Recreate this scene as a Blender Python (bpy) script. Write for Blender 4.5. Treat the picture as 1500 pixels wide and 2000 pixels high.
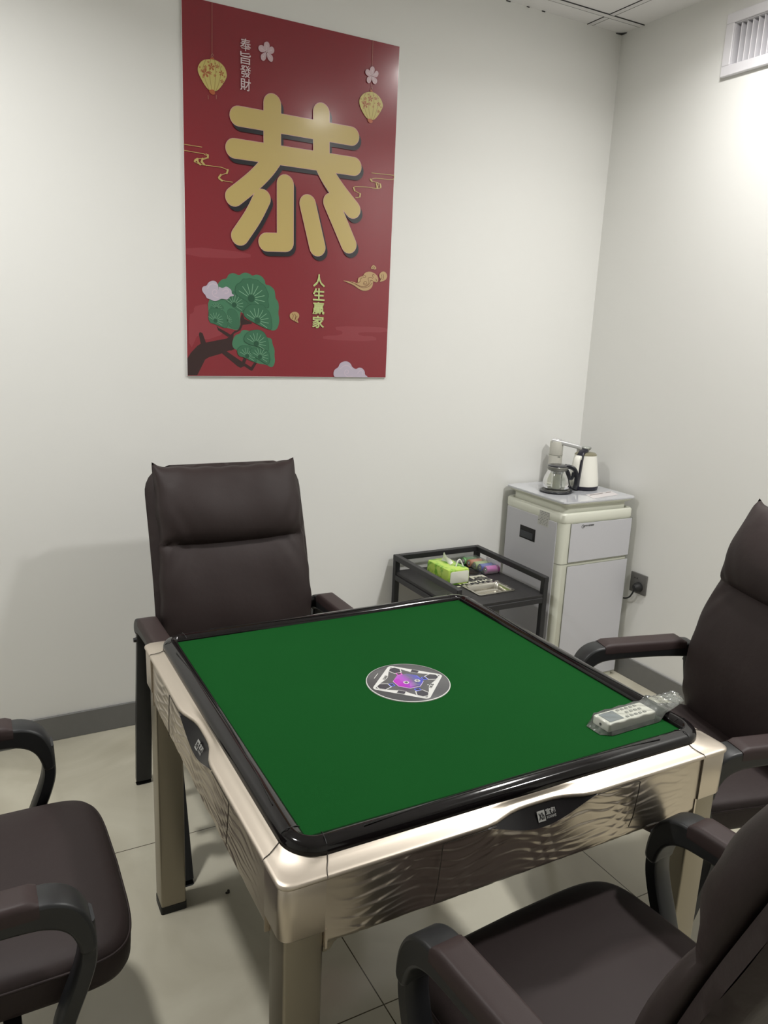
import bpy, bmesh, math, random
from math import sin, cos, pi, radians, sqrt, exp, hypot, atan2
from mathutils import Vector, Matrix
from mathutils.geometry import tessellate_polygon
random.seed(7)
for o in list(bpy.data.objects): bpy.data.objects.remove(o)
SC = bpy.context.scene
COL = SC.collection

# ------------------------------------------------------------------ camera
CAMP = (-2.6814, -2.8834, 1.5653)
FPX, YAW, PITCH, ROLL = 1521.3, radians(28.9468), radians(13.4985), radians(2.498)
fw = Vector((sin(YAW)*cos(PITCH), cos(YAW)*cos(PITCH), -sin(PITCH)))
rt = Vector((cos(YAW), -sin(YAW), 0)); up = rt.cross(fw)
R_ = cos(ROLL)*rt + sin(ROLL)*up; U_ = -sin(ROLL)*rt + cos(ROLL)*up
cd = bpy.data.cameras.new('camera'); cam = bpy.data.objects.new('camera', cd); COL.objects.link(cam)
cam.matrix_world = Matrix(((R_.x, U_.x, -fw.x, CAMP[0]), (R_.y, U_.y, -fw.y, CAMP[1]), (R_.z, U_.z, -fw.z, CAMP[2]), (0, 0, 0, 1)))
cd.sensor_fit = 'VERTICAL'; cd.sensor_height = 24.0; cd.lens = FPX/2000*24.0; cd.clip_start = 0.02
SC.camera = cam
# ------------------------------------------------------------------ exposure, world, lamps
SC.view_settings.view_transform = 'Standard'; SC.view_settings.look = 'None'
SC.view_settings.gamma = 1.0; SC.view_settings.use_curve_mapping = False
SC.view_settings.exposure = -0.47
w = bpy.data.worlds.new('world'); SC.world = w; w.use_nodes = True
w.node_tree.nodes['Background'].inputs[0].default_value = (1, 1, 1, 1); w.node_tree.nodes['Background'].inputs[1].default_value = 0.0
H = 2.849                                            # ceiling height
LAMPS = [(-0.475, -1.005), (-0.475, -2.205), (-2.875, -1.005)]; LAMP_K = [.36, 1.45, 1.05]
LAMP_W = 27.0; LAMP_R = 0.085; LAMP_COL = (1.0, 0.99, 0.97)
for i, (lx, ly) in enumerate(LAMPS):
    ld = bpy.data.lights.new('downlight_light', 'AREA'); ld.shape = 'DISK'; ld.size = 2*LAMP_R
    ld.energy = LAMP_W*LAMP_K[i]; ld.color = LAMP_COL; ld.spread = radians(152)
    lo = bpy.data.objects.new('downlight_light', ld); lo.location = (lx, ly, H-0.016); COL.objects.link(lo)

# ------------------------------------------------------------------ materials
MATS = {}
def mat(name, col, rough=0.5, metal=0.0, spec=0.5, bump=None, coat=0, emit=None, estr=0, alpha=1, trans=0, ior=1.45, sheen=0, mottle=None, coatr=.05):
    if name in MATS: return MATS[name]
    m = bpy.data.materials.new(name); m.use_nodes = True; nt = m.node_tree; b = nt.nodes['Principled BSDF']
    b.inputs['Base Color'].default_value = (*col, 1); b.inputs['Roughness'].default_value = rough
    b.inputs['Metallic'].default_value = metal; b.inputs['Specular IOR Level'].default_value = spec
    b.inputs['IOR'].default_value = ior
    if coat: b.inputs['Coat Weight'].default_value = coat; b.inputs['Coat Roughness'].default_value = coatr
    if sheen: b.inputs['Sheen Weight'].default_value = sheen
    if trans: b.inputs['Transmission Weight'].default_value = trans
    if alpha < 1: b.inputs['Alpha'].default_value = alpha
    if emit: b.inputs['Emission Color'].default_value = (*emit, 1); b.inputs['Emission Strength'].default_value = estr
    tc = nt.nodes.new('ShaderNodeTexCoord')
    if mottle:                                       # (scale, amount): gentle tone variation of the material itself
        n = nt.nodes.new('ShaderNodeTexNoise'); n.inputs['Scale'].default_value = mottle[0]; n.inputs['Detail'].default_value = 5
        nt.links.new(tc.outputs['Object'], n.inputs['Vector'])
        mx = nt.nodes.new('ShaderNodeMix'); mx.data_type = 'RGBA'
        a = mottle[1]
        mx.inputs['A'].default_value = (*[c*(1-a) for c in col], 1); mx.inputs['B'].default_value = (*[min(1, c*(1+a)) for c in col], 1)
        nt.links.new(n.outputs['Fac'], mx.inputs['Factor']); nt.links.new(mx.outputs['Result'], b.inputs['Base Color'])
    if bump:                                         # list of (scale, strength, distance)
        last = None
        for sc_, st, di in bump:
            n = nt.nodes.new('ShaderNodeTexNoise'); n.inputs['Scale'].default_value = sc_; n.inputs['Detail'].default_value = 4
            nt.links.new(tc.outputs['Object'], n.inputs['Vector'])
            bp = nt.nodes.new('ShaderNodeBump'); bp.inputs['Strength'].default_value = st; bp.inputs['Distance'].default_value = di
            nt.links.new(n.outputs['Fac'], bp.inputs['Height'])
            if last: nt.links.new(last.outputs['Normal'], bp.inputs['Normal'])
            last = bp
        nt.links.new(last.outputs['Normal'], b.inputs['Normal'])
    MATS[name] = m; return m
def srgb(r, g, b):
    f = lambda c: (c/255/12.92) if c/255 <= .04045 else ((c/255+.055)/1.055)**2.4
    return (f(r), f(g), f(b))

M_WALL = mat('wall_paint', (.79, .79, .765), .62, spec=.35, bump=[(9, .12, .004), (160, .08, .0006)])
M_CEIL = mat('ceiling_tile', (.80, .79, .79), .75, bump=[(90, .1, .001)])
M_BAR = mat('ceiling_bar', (.72, .71, .71), .5)
M_GAP = mat('dark_gap', (.05, .05, .05), .8)
M_BASE = mat('baseboard_grey', (.17, .17, .165), .4, mottle=(30, .06))
M_LEA = mat('brown_leather', (.029, .020, .0195), .60, spec=.34, bump=[(420, .22, .0006), (28, .22, .004)])
M_LEA2 = mat('armrest_leather', (.038, .025, .0245), .52, spec=.36, bump=[(420, .2, .0005)])
M_SHELL = mat('shell_leather', (.028, .0195, .019), .6, spec=.34, bump=[(420, .2, .0006), (16, .5, .006)])
M_PLA = mat('black_plastic', (.018, .019, .020), .42, spec=.5, bump=[(900, .1, .0002)])
M_BLKM = mat('black_steel', (.014, .015, .017), .38, spec=.5)
M_CHAMP = mat('champagne_paint', (.60, .535, .455), .31, metal=.94, spec=.5, bump=[(1200, .04, .0002)])
M_RIM = mat('black_gloss', (.006, .005, .0055), .09, spec=.5)
M_RIMG = mat('rim_groove', (.002, .002, .002), .5)
M_RUB = mat('black_rubber', (.012, .012, .012), .6)
M_DARK = mat('dark_void', (.008, .008, .008), .7)
def felt_mat():
    m = mat('green_felt', (.0052, .063, .0115), .95, spec=.08, sheen=.0, bump=[(700, .35, .0006)], mottle=(3, .10))
    return m
M_FELT = felt_mat()
M_SEAM = mat('seam_line', (.06, .05, .04), .6)

# ------------------------------------------------------------------ mesh helpers
class MB:
    def __init__(s): s.v = []; s.f = []; s.m = []; s.cur = 0
    def add(s, vs, fs, mi=None):
        n = len(s.v); s.v += [tuple(v) for v in vs]; s.f += [[i+n for i in f] for f in fs]; s.m += [s.cur if mi is None else mi]*len(fs); return s
    def box(s, c, d, rot=0, mi=None):
        x, y, z = [k/2 for k in d]; vs = []
        for sx, sy, sz in ((-1,-1,-1),(1,-1,-1),(1,1,-1),(-1,1,-1),(-1,-1,1),(1,-1,1),(1,1,1),(-1,1,1)):
            px, py = sx*x, sy*y
            vs.append((c[0]+px*cos(rot)-py*sin(rot), c[1]+px*sin(rot)+py*cos(rot), c[2]+sz*z))
        return s.add(vs, [(3,2,1,0),(4,5,6,7),(0,1,5,4),(1,2,6,5),(2,3,7,6),(3,0,4,7)], mi)
    def rbox(s, c, d, r=.003, seg=2, rot=0, mi=None):
        bm = bmesh.new(); bmesh.ops.create_cube(bm, size=1)
        for v in bm.verts: v.co = Vector((v.co.x*d[0], v.co.y*d[1], v.co.z*d[2]))
        bmesh.ops.bevel(bm, geom=bm.edges[:], offset=min(r, min(d)*.49), segments=seg, profile=.5, affect='EDGES')
        vs = [(c[0]+v.co.x*cos(rot)-v.co.y*sin(rot), c[1]+v.co.x*sin(rot)+v.co.y*cos(rot), c[2]+v.co.z) for v in bm.verts]
        fs = [[v.index for v in f.verts] for f in bm.faces]; bm.free(); return s.add(vs, fs, mi)
    def loft(s, rings, close=True, cap0=False, cap1=False, mi=None):
        n = len(rings[0]); vs = [p for r in rings for p in r]; fs = []
        for i in range(len(rings)-1):
            for j in range(n if close else n-1):
                a = i*n+j; b = i*n+(j+1) % n; fs.append((a, b, b+n, a+n))
        if cap0: fs.append(list(range(n))[::-1])
        if cap1: fs.append([(len(rings)-1)*n+j for j in range(n)])
        return s.add(vs, fs, mi)
    def lathe(s, prof, c=(0,0,0), n=40, mi=None, cap0=True, cap1=True):
        rings = [[(c[0]+r*cos(2*pi*j/n), c[1]+r*sin(2*pi*j/n), c[2]+z) for j in range(n)] for r, z in prof]
        return s.loft(rings, True, cap0, cap1, mi)
    def tube(s, pts, r, n=10, mi=None, cap=True):
        pts = [Vector(p) for p in pts]; rs = r if isinstance(r, (list, tuple)) else [r]*len(pts)
        rings = []; t0 = (pts[1]-pts[0]).normalized(); a = Vector((0,0,1)) if abs(t0.z) < .9 else Vector((1,0,0)); nx = t0.cross(a).normalized()
        for i, p in enumerate(pts):
            t = ((pts[min(i+1, len(pts)-1)]-pts[max(i-1, 0)])).normalized()
            nx = (nx - t*nx.dot(t)).normalized(); ny = t.cross(nx)
            rings.append([tuple(p+rs[i]*(cos(2*pi*k/n)*nx+sin(2*pi*k/n)*ny)) for k in range(n)])
        return s.loft(rings, True, cap, cap, mi)
    def prism(s, poly, z0, z1, axis='z', mi=None):       # polygon in a plane, extruded along axis
        n = len(poly)
        def P(a, b, t): return {'z': (a, b, t), 'y': (a, t, b), 'x': (t, a, b)}[axis]
        vs = [P(a, b, z0) for a, b in poly]+[P(a, b, z1) for a, b in poly]
        tri = tessellate_polygon([[Vector((a, b, 0)) for a, b in poly]])
        fs = [tuple(t) for t in tri]+[tuple(i+n for i in t[::-1]) for t in tri]+[(i, (i+1) % n, (i+1) % n+n, i+n) for i in range(n)]
        return s.add(vs, fs, mi)
    def build(s, name, mats, parent=None, sharp=35, fix=True):
        me = bpy.data.meshes.new(name); me.from_pydata(s.v, [], s.f)
        for m in (mats if isinstance(mats, (list, tuple)) else [mats]): me.materials.append(m)
        me.polygons.foreach_set('material_index', s.m)
        if fix:
            bm = bmesh.new(); bm.from_mesh(me); bmesh.ops.recalc_face_normals(bm, faces=bm.faces[:]); bm.to_mesh(me); bm.free()
        me.shade_smooth(); me.set_sharp_from_angle(angle=radians(sharp)); me.update()
        o = bpy.data.objects.new(name, me); COL.objects.link(o)
        if parent is not None: o.parent = parent
        return o
def thing(name, label, cat, loc=(0,0,0), rz=0, group=None):
    o = bpy.data.objects.new(name, None); COL.objects.link(o); o.location = loc; o.rotation_euler = (0, 0, rz); o.empty_display_size = .1
    o['label'] = label; o['category'] = cat
    if group: o['group'] = group
    return o
def tag(o, label, cat, group=None):
    o['label'] = label; o['category'] = cat
    if group: o['group'] = group
    return o
def struct(o): o['kind'] = 'structure'; return o
def copy_tree(o, parent=None):
    c = o.copy(); COL.objects.link(c); c.parent = parent
    for ch in list(o.children): copy_tree(ch, c)
    return c
def smooth(pts, k=3, closed=False):                      # Chaikin corner cutting
    for _ in range(k):
        q = []
        n = len(pts)
        rng = range(n) if closed else range(n-1)
        if not closed: q.append(pts[0])
        for i in rng:
            a, b = pts[i], pts[(i+1) % n]
            q.append(tuple(.75*x+.25*y for x, y in zip(a, b))); q.append(tuple(.25*x+.75*y for x, y in zip(a, b)))
        if not closed: q.append(pts[-1])
        pts = q
    return pts
def rsq(h, r, n=8, z=0, hy=None):                        # rounded rectangle loop
    hy = h if hy is None else hy; o = []
    for cx, cy, a0 in ((1,1,0),(-1,1,90),(-1,-1,180),(1,-1,270)):
        for k in range(n+1):
            a = radians(a0+90*k/n); o.append((cx*(h-r)+r*cos(a), cy*(hy-r)+r*sin(a), z))
    return o
def text_tris(body, size, bold=0.0):                     # flat outline text as (verts, faces), lower left at 0,0
    cu = bpy.data.curves.new('t', 'FONT'); cu.body = body; cu.size = size; cu.offset = bold; cu.resolution_u = 3; cu.fill_mode = 'FRONT'
    ob = bpy.data.objects.new('t', cu); COL.objects.link(ob)
    bpy.context.view_layer.update()
    me = bpy.data.meshes.new_from_object(ob.evaluated_get(bpy.context.evaluated_depsgraph_get()))
    vs = [(v.co.x, v.co.y) for v in me.vertices]; fs = [tuple(p.vertices) for p in me.polygons]
    bpy.data.objects.remove(ob); bpy.data.curves.remove(cu); bpy.data.meshes.remove(me)
    return vs, fs
def fit_text(body, w, h, bold=0.0):                      # text scaled into a w x h box at 0,0
    vs, fs = text_tris(body, 1.0, bold)
    x0 = min(v[0] for v in vs); x1 = max(v[0] for v in vs); y0 = min(v[1] for v in vs); y1 = max(v[1] for v in vs)
    return [((x-x0)/(x1-x0)*w, (y-y0)/(y1-y0)*h) for x, y in vs], fs

# ------------------------------------------------------------------ the room
XL, YR = -4.3, -4.3
fl = MB(); fl.box((XL/2, YR/2, -.05), (-XL+.2, -YR+.2, .1))
def floor_mat():
    m = mat('floor_tile', (.47, .44, .345), .16, spec=.5); nt = m.node_tree; b = nt.nodes['Principled BSDF']
    tc = nt.nodes.new('ShaderNodeTexCoord'); mp = nt.nodes.new('ShaderNodeMapping')
    mp.inputs['Location'].default_value = (1.9, .755, 0); nt.links.new(tc.outputs['Object'], mp.inputs['Vector'])
    br = nt.nodes.new('ShaderNodeTexBrick'); br.offset = 0; br.squash = 1; br.inputs['Scale'].default_value = 1
    br.inputs['Brick Width'].default_value = .825; br.inputs['Row Height'].default_value = .82; br.inputs['Mortar Size'].default_value = .0016; br.inputs['Mortar Smooth'].default_value = .1
    br.inputs['Mortar'].default_value = (.06, .05, .03, 1)
    n = nt.nodes.new('ShaderNodeTexNoise'); n.inputs['Scale'].default_value = 2.2; n.inputs['Detail'].default_value = 9; n.inputs['Distortion'].default_value = 1.6
    nt.links.new(tc.outputs['Object'], n.inputs['Vector'])
    cr = nt.nodes.new('ShaderNodeValToRGB'); cr.color_ramp.elements[0].position = .35; cr.color_ramp.elements[0].color = (.46, .43, .34, 1)
    cr.color_ramp.elements[1].position = .68; cr.color_ramp.elements[1].color = (.56, .535, .435, 1)
    nt.links.new(n.outputs['Fac'], cr.inputs['Fac']); nt.links.new(mp.outputs['Vector'], br.inputs['Vector'])
    nt.links.new(cr.outputs['Color'], br.inputs['Color1']); nt.links.new(cr.outputs['Color'], br.inputs['Color2'])
    nt.links.new(br.outputs['Color'], b.inputs['Base Color'])
    return m
struct(fl.build('floor', floor_mat()))
wb = MB(); wb.box((XL/2, .06, H/2), (-XL+.24, .12, H)); struct(wb.build('wall_back', M_WALL))
# right wall with the opening of the air grille
VY0, VY1, VZ0, VZ1 = -1.175, -.612, 2.577, 2.722
wr = MB()
wr.box((.06, (YR+VY0)/2, H/2), (.12, VY0-YR, H)); wr.box((.06, VY1/2, H/2), (.12, -VY1, H))
wr.box((.06, (VY0+VY1)/2, VZ0/2), (.12, VY1-VY0, VZ0)); wr.box((.06, (VY0+VY1)/2, (VZ1+H)/2), (.12, VY1-VY0, H-VZ1))
struct(wr.build('wall_right', M_WALL))
wl = MB(); wl.box((XL-.06, YR/2, H/2), (.12, -YR, H)); struct(wl.build('wall_left', M_WALL))
wf = MB(); wf.box((XL/2, YR-.06, H/2), (-XL+.24, .12, H)); struct(wf.build('wall_front', M_WALL))
ce = MB(); ce.box((XL/2, YR/2, H+.05), (-XL+.24, -YR+.24, .1), mi=0)
xs = [-.187-.6*k for k in range(7)]; ys = [-.118-.6*k for k in range(7)]
for x in xs:
    ce.box((x, YR/2, H-.001), (.024, -YR, .003), mi=1)
    for s in (-1, 1): ce.box((x+s*.0132, YR/2, H-.0012), (.0026, -YR, .003), mi=2)
for y in ys:
    ce.box((XL/2, y, H-.0016), (-XL, .024, .004), mi=1)
    for s in (-1, 1): ce.box((XL/2, y+s*.0132, H-.0018), (-XL, .0026, .0035), mi=2)
ce.prism([(0, 0), (-.035, 0), (-.012, -.008), (0, -.03)], H-.006, H-.002, mi=2)     # open gap at the corner
for x, l in ((-.62, .02), (-.52, .012), (-.44, .016)): ce.box((x, -.002, H-.002), (l, .003, .003), mi=2)
struct(ce.build('ceiling', [M_CEIL, M_BAR, M_GAP]))
BH = .098
for nm, c, d in (('baseboard_back', (XL/2, -.005, BH/2), (-XL, .01, BH)), ('baseboard_right', (-.005, YR/2, BH/2), (.01, -YR, BH)),
                 ('baseboard_left', (XL+.005, YR/2, BH/2), (.01, -YR, BH)), ('baseboard_front', (XL/2, YR+.005, BH/2), (-XL, .01, BH))):
    b = MB(); b.rbox(c, d, .0015, 1); struct(b.build(nm, M_BASE))
# ceiling lamps
M_TRIM = mat('white_enamel', (.8, .8, .8), .35)
M_GLOW = mat('lamp_diffuser', (.9, .9, .9), .5, emit=(1, .97, .93), estr=115)
d0 = None
lamp_where = ['recessed round ceiling downlight above the right chair', 'recessed round ceiling downlight right of the nearest chair', 'recessed round ceiling downlight left of the far chair',
              'recessed round ceiling downlight behind the camera on the right']
for (lx, ly), lb in zip(LAMPS, lamp_where):
    if d0 is None:
        d0 = thing('downlight', lb, 'ceiling light', (lx, ly, H), 0, 'round downlights in the ceiling')
        a = MB(); a.lathe([(.088, 0), (.108, 0), (.110, -.004), (.106, -.009), (.09, -.010), (.088, -.004)], n=48, cap0=False, cap1=False); a.build('trim_ring', M_TRIM, d0)
        a = MB(); a.lathe([(.0, -.003), (.087, -.003)], n=48, cap0=False, cap1=False); a.build('diffuser', M_GLOW, d0)
    else:
        c = copy_tree(d0); c.location = (lx, ly, H); c['label'] = lb
ART={'KUNG':[[(194.0,900.7),(632.4,897.7)],[(178.6,794.3),(646.3,793.4)],[(317.7,960.3),(319.4,774.4)],[(508.0,960.4),(512.3,787.9)],[(324.2,783.1),(303.0,750.7),(263.7,708.1),(221.6,670.8),(176.9,634.5)],[(512.2,793.5),(541.8,743.9),(586.6,695.0),(647.8,639.1)],[(281.1,639.3),(249.0,575.5),(198.2,503.4)],[(370.5,698.7),(373.2,495.3),(301.3,491.0)],[(460.3,640.4),(503.8,489.3)],[(556.2,656.2),(635.8,510.1)]],
'LANTERN_L':[(86.1,1061.3),(69.6,1056.3),(56.6,1042.4),(51.0,1027.9),(52.3,1015.5),(60.7,1000.1),(73.4,981.1),(87.4,966.9),(101.7,967.7),(116.1,967.3),(130.6,982.1),(145.2,1003.8),(152.0,1017.8),(152.6,1026.4),(147.8,1042.7),(138.3,1053.7),(121.6,1062.4),(102.6,1064.3)],
'LANTERN_R':[(696.9,1059.8),(680.3,1053.3),(667.8,1040.6),(660.9,1025.8),(662.3,1013.8),(669.4,998.1),(683.3,980.3),(696.0,968.3),(710.3,968.1),(724.6,966.4),(738.4,979.3),(752.8,1000.1),(762.5,1018.7),(762.0,1027.9),(754.7,1042.2),(740.7,1055.4),(723.2,1062.5),(710.0,1062.7)],
'LCAP_L':[[(95.6,1067.2),(105.1,1071.0),(109.7,1065.5),(93.2,1062.6)],[(88.6,966.6),(101.8,970.9),(110.1,968.0),(111.2,957.5),(101.6,953.8),(92.1,958.7)]],
'LCAP_R':[[(705.0,1069.5),(711.6,1069.0),(720.4,1063.6),(706.2,1062.8)],[(697.0,966.9),(710.2,970.4),(718.9,967.1),(722.1,958.2),(710.9,953.5),(701.2,958.3)]],
'LRIB_L':[[(79.0,1057.9),(67.0,1030.6),(76.0,998.5),(89.8,967.9)],[(95.5,1061.9),(90.4,1026.3),(94.8,993.2),(99.3,968.4)],[(109.7,1063.4),(114.2,1030.4),(111.5,996.0),(107.7,968.7)],[(124.0,1059.6),(133.3,1029.5),(123.4,989.4),(113.7,968.6)]],
'LRIB_R':[[(687.7,1056.0),(677.5,1031.5),(684.3,1002.0),(700.7,969.0)],[(704.5,1060.2),(700.2,1027.4),(703.3,997.2),(710.2,968.9)],[(717.6,1061.6),(724.6,1031.3),(720.5,995.2),(716.0,968.2)],[(735.0,1054.5),(743.7,1029.7),(733.9,994.1),(722.7,967.6)]],
'STR_L':[[(102.5,1246.2),(100.9,1080.7)],[(98.0,1069.7),(98.0,1076.0),(102.8,1081.1),(105.6,1077.4),(102.7,1071.6)],[(86.1,950.2),(87.1,938.6)],[(114.8,954.8),(114.7,943.0)]],
'STR_R':[[(709.9,1237.2),(710.3,1150.6)],[(710.6,1091.7),(712.1,1079.8)],[(708.7,1070.1),(708.5,1076.1),(713.0,1079.9),(715.1,1075.7),(712.5,1070.7)]],
'LFL_L':[(98.9,1040.4,11.8),(78.1,1017.9,14.2),(133.3,1026.3,9.1),(77.6,1035.7,6.1),(119.1,1045.0,6.7),(93.9,1020.6,6.2),(135.5,1001.1,6.8),(110.5,1015.0,4.8),(87.9,1053.2,4.2),(64.5,1022.9,4.2),(58.8,1032.4,3.5),(69.4,1003.7,3.1),(144.1,1017.5,3.8),(116.6,1027.7,2.3),(133.4,1046.5,2.4),(112.0,1053.3,3.3),(72.8,1025.4,4.2)],
'LFL_R':[(708.2,1038.7,10.9),(687.5,1015.5,12.4),(744.0,1025.1,7.9),(686.7,1035.2,6.3),(729.8,1042.9,6.4),(704.3,1019.6,6.0),(744.2,999.6,6.1),(720.7,1013.0,4.1),(698.2,1051.6,3.8),(674.1,1021.8,3.7),(668.5,1031.6,3.0),(679.6,1002.0,3.0),(753.9,1016.6,3.5),(726.7,1026.2,2.3),(742.1,1045.6,2.2),(721.8,1052.3,2.6),(682.5,1023.9,4.1)],
'PETAL':[[[(294.2,1122.4),(285.3,1133.7),(285.3,1148.7),(294.0,1154.6),(302.8,1154.1),(307.9,1142.2),(301.7,1130.2)],[(294.2,1122.4),(307.9,1141.1),(318.0,1142.9),(324.5,1134.4),(322.0,1123.1),(310.7,1116.7)],[(294.2,1122.4),(313.2,1117.2),(319.6,1109.7),(318.5,1096.4),(310.9,1091.8),(298.1,1101.5)],[(294.2,1122.4),(294.4,1100.8),(285.6,1090.6),(275.6,1093.1),(273.0,1105.6),(279.2,1114.2)],[(294.2,1122.4),(275.4,1115.7),(264.2,1124.4),(266.6,1136.6),(277.8,1140.9),(287.8,1136.3)]],[[(710.5,1117.4),(701.6,1128.0),(701.0,1141.5),(710.0,1150.6),(719.5,1147.7),(721.8,1137.5),(718.5,1126.4)],[(710.5,1117.4),(720.3,1128.2),(727.4,1138.5),(737.0,1135.6),(738.4,1125.3),(730.4,1114.0)],[(710.5,1117.4),(730.5,1111.8),(734.8,1101.8),(726.8,1089.5),(716.3,1092.6),(711.1,1103.9)],[(710.5,1117.4),(710.2,1100.7),(699.5,1088.0),(689.0,1094.1),(689.4,1106.3),(696.6,1113.6)],[(710.5,1117.4),(692.9,1112.9),(682.3,1120.2),(682.7,1132.3),(691.9,1136.9),(701.3,1134.0)]]],
'SWIRL':[[(0.4,783.7),(62.7,782.9)],[(0.1,764.3),(70.9,762.3)],[(70.9,760.8),(83.3,757.2),(82.1,751.8),(65.0,746.0),(39.7,743.8),(34.0,732.7),(56.3,726.2),(87.5,726.5),(130.6,726.6)],[(76.6,764.1),(86.1,757.6),(80.4,749.0),(62.2,741.5),(56.4,733.0),(79.0,725.4)],[(130.6,726.6),(153.8,721.6),(154.9,712.2),(136.2,703.6),(123.4,696.7),(123.3,687.2),(139.0,682.7),(171.2,682.2)],[(724.2,780.0),(823.4,783.3)],[(823.4,783.3),(824.4,764.0),(742.4,764.8),(721.7,756.6),(725.5,750.1),(757.3,747.9),(770.5,738.9),(765.2,729.5),(744.1,725.4),(715.9,728.0),(653.7,722.7)],[(753.7,748.7),(757.7,737.4),(744.1,725.4)],[(653.7,722.7),(648.5,713.4),(654.3,707.1),(675.2,701.9),(682.5,692.8),(668.9,683.8),(658.6,684.4)]],
'SWBLOB':[[(36.8,734.1),(48.2,745.9),(46.3,735.3),(56.3,726.2)],[(65.0,746.0),(61.0,737.2),(70.5,728.0)],[(83.9,759.9),(83.2,752.0)],[(154.9,720.6),(150.8,709.6)],[(121.6,691.2),(129.2,701.7)],[(123.3,688.8),(133.2,683.1)],[(764.5,744.1),(766.5,732.6)],[(746.9,743.2),(752.4,729.8)],[(720.3,756.4),(727.5,750.3)],[(649.1,718.1),(654.2,708.3)],[(678.7,699.4),(677.1,688.8)]],
'CLOUD_TL':[[(116.7,306.8),(118.3,325.3),(108.7,340.5),(94.8,342.2),(81.0,334.8),(73.9,321.4),(61.6,320.6),(56.0,308.6),(62.7,295.9),(69.5,291.0),(73.5,279.4),(87.3,276.2),(102.5,269.6),(116.5,273.8),(127.7,281.0),(141.8,279.0),(151.7,278.2),(161.7,290.7),(173.0,291.4),(177.3,296.9),(167.4,299.0),(166.9,312.3),(157.5,319.7),(146.3,325.7),(136.4,318.5),(128.0,318.0),(119.7,324.1)]],
'CLOUD_B':[[(591.7,-2.1),(584.6,12.8),(589.1,30.7),(607.0,39.8),(611.6,54.7),(627.9,63.9),(648.0,64.2),(663.6,52.5),(665.6,43.5),(684.7,31.7),(698.0,40.9),(713.5,38.1),(726.1,26.1),(726.7,11.0),(740.8,3.5),(737.6,-1.1)]],
'CLCURL':[[(116.5,283.0),(99.9,287.4),(93.0,300.2),(100.1,311.1),(111.2,309.1),(112.5,298.7),(104.1,295.6)],[(78.0,312.5),(83.6,325.9),(97.5,331.9),(111.3,327.5)],[(133.5,307.8),(144.8,316.3),(156.1,311.7),(153.2,300.9),(141.9,300.3)],[(670.4,4.5),(646.8,1.3),(632.9,16.2),(639.1,31.2),(652.6,28.4),(651.4,16.4),(642.9,16.3)],[(615.5,33.9),(628.5,46.0),(648.5,49.3),(665.9,34.5)],[(693.8,16.7),(703.6,28.9),(717.5,26.1),(714.6,10.9)]],
'PINE':[[(78.9,273.1),(116.9,330.5),(119.8,337.2),(133.8,349.9),(149.2,351.4),(156.3,368.5),(176.1,374.2),(196.0,365.8),(207.4,374.5),(221.8,378.6),(239.1,373.9),(246.3,367.7),(262.3,374.7),(282.7,370.1),(296.1,354.8),(297.1,340.0),(315.4,338.4),(333.5,324.5),(336.6,308.3),(338.3,292.0),(348.9,281.6),(352.8,259.7),(349.4,240.2),(354.2,218.2),(352.9,198.6),(344.0,177.4),(325.9,172.6),(316.8,177.8),(207.4,233.9),(201.6,239.0),(200.1,211.9),(200.1,184.7),(190.0,170.1),(172.7,172.8),(113.0,184.2),(104.6,189.2),(83.6,192.5),(81.1,220.3)],[(186.9,97.9),(172.5,105.8),(168.2,123.5),(178.4,151.2),(200.1,158.7),(204.4,169.8),(219.0,173.1),(233.6,169.4),(308.0,146.9),(324.6,144.6),(327.9,122.2),(337.2,102.7),(335.9,80.1),(339.1,60.2),(333.2,40.2),(321.0,35.8),(304.2,45.5),(263.6,50.6),(207.3,74.8)]],
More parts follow.
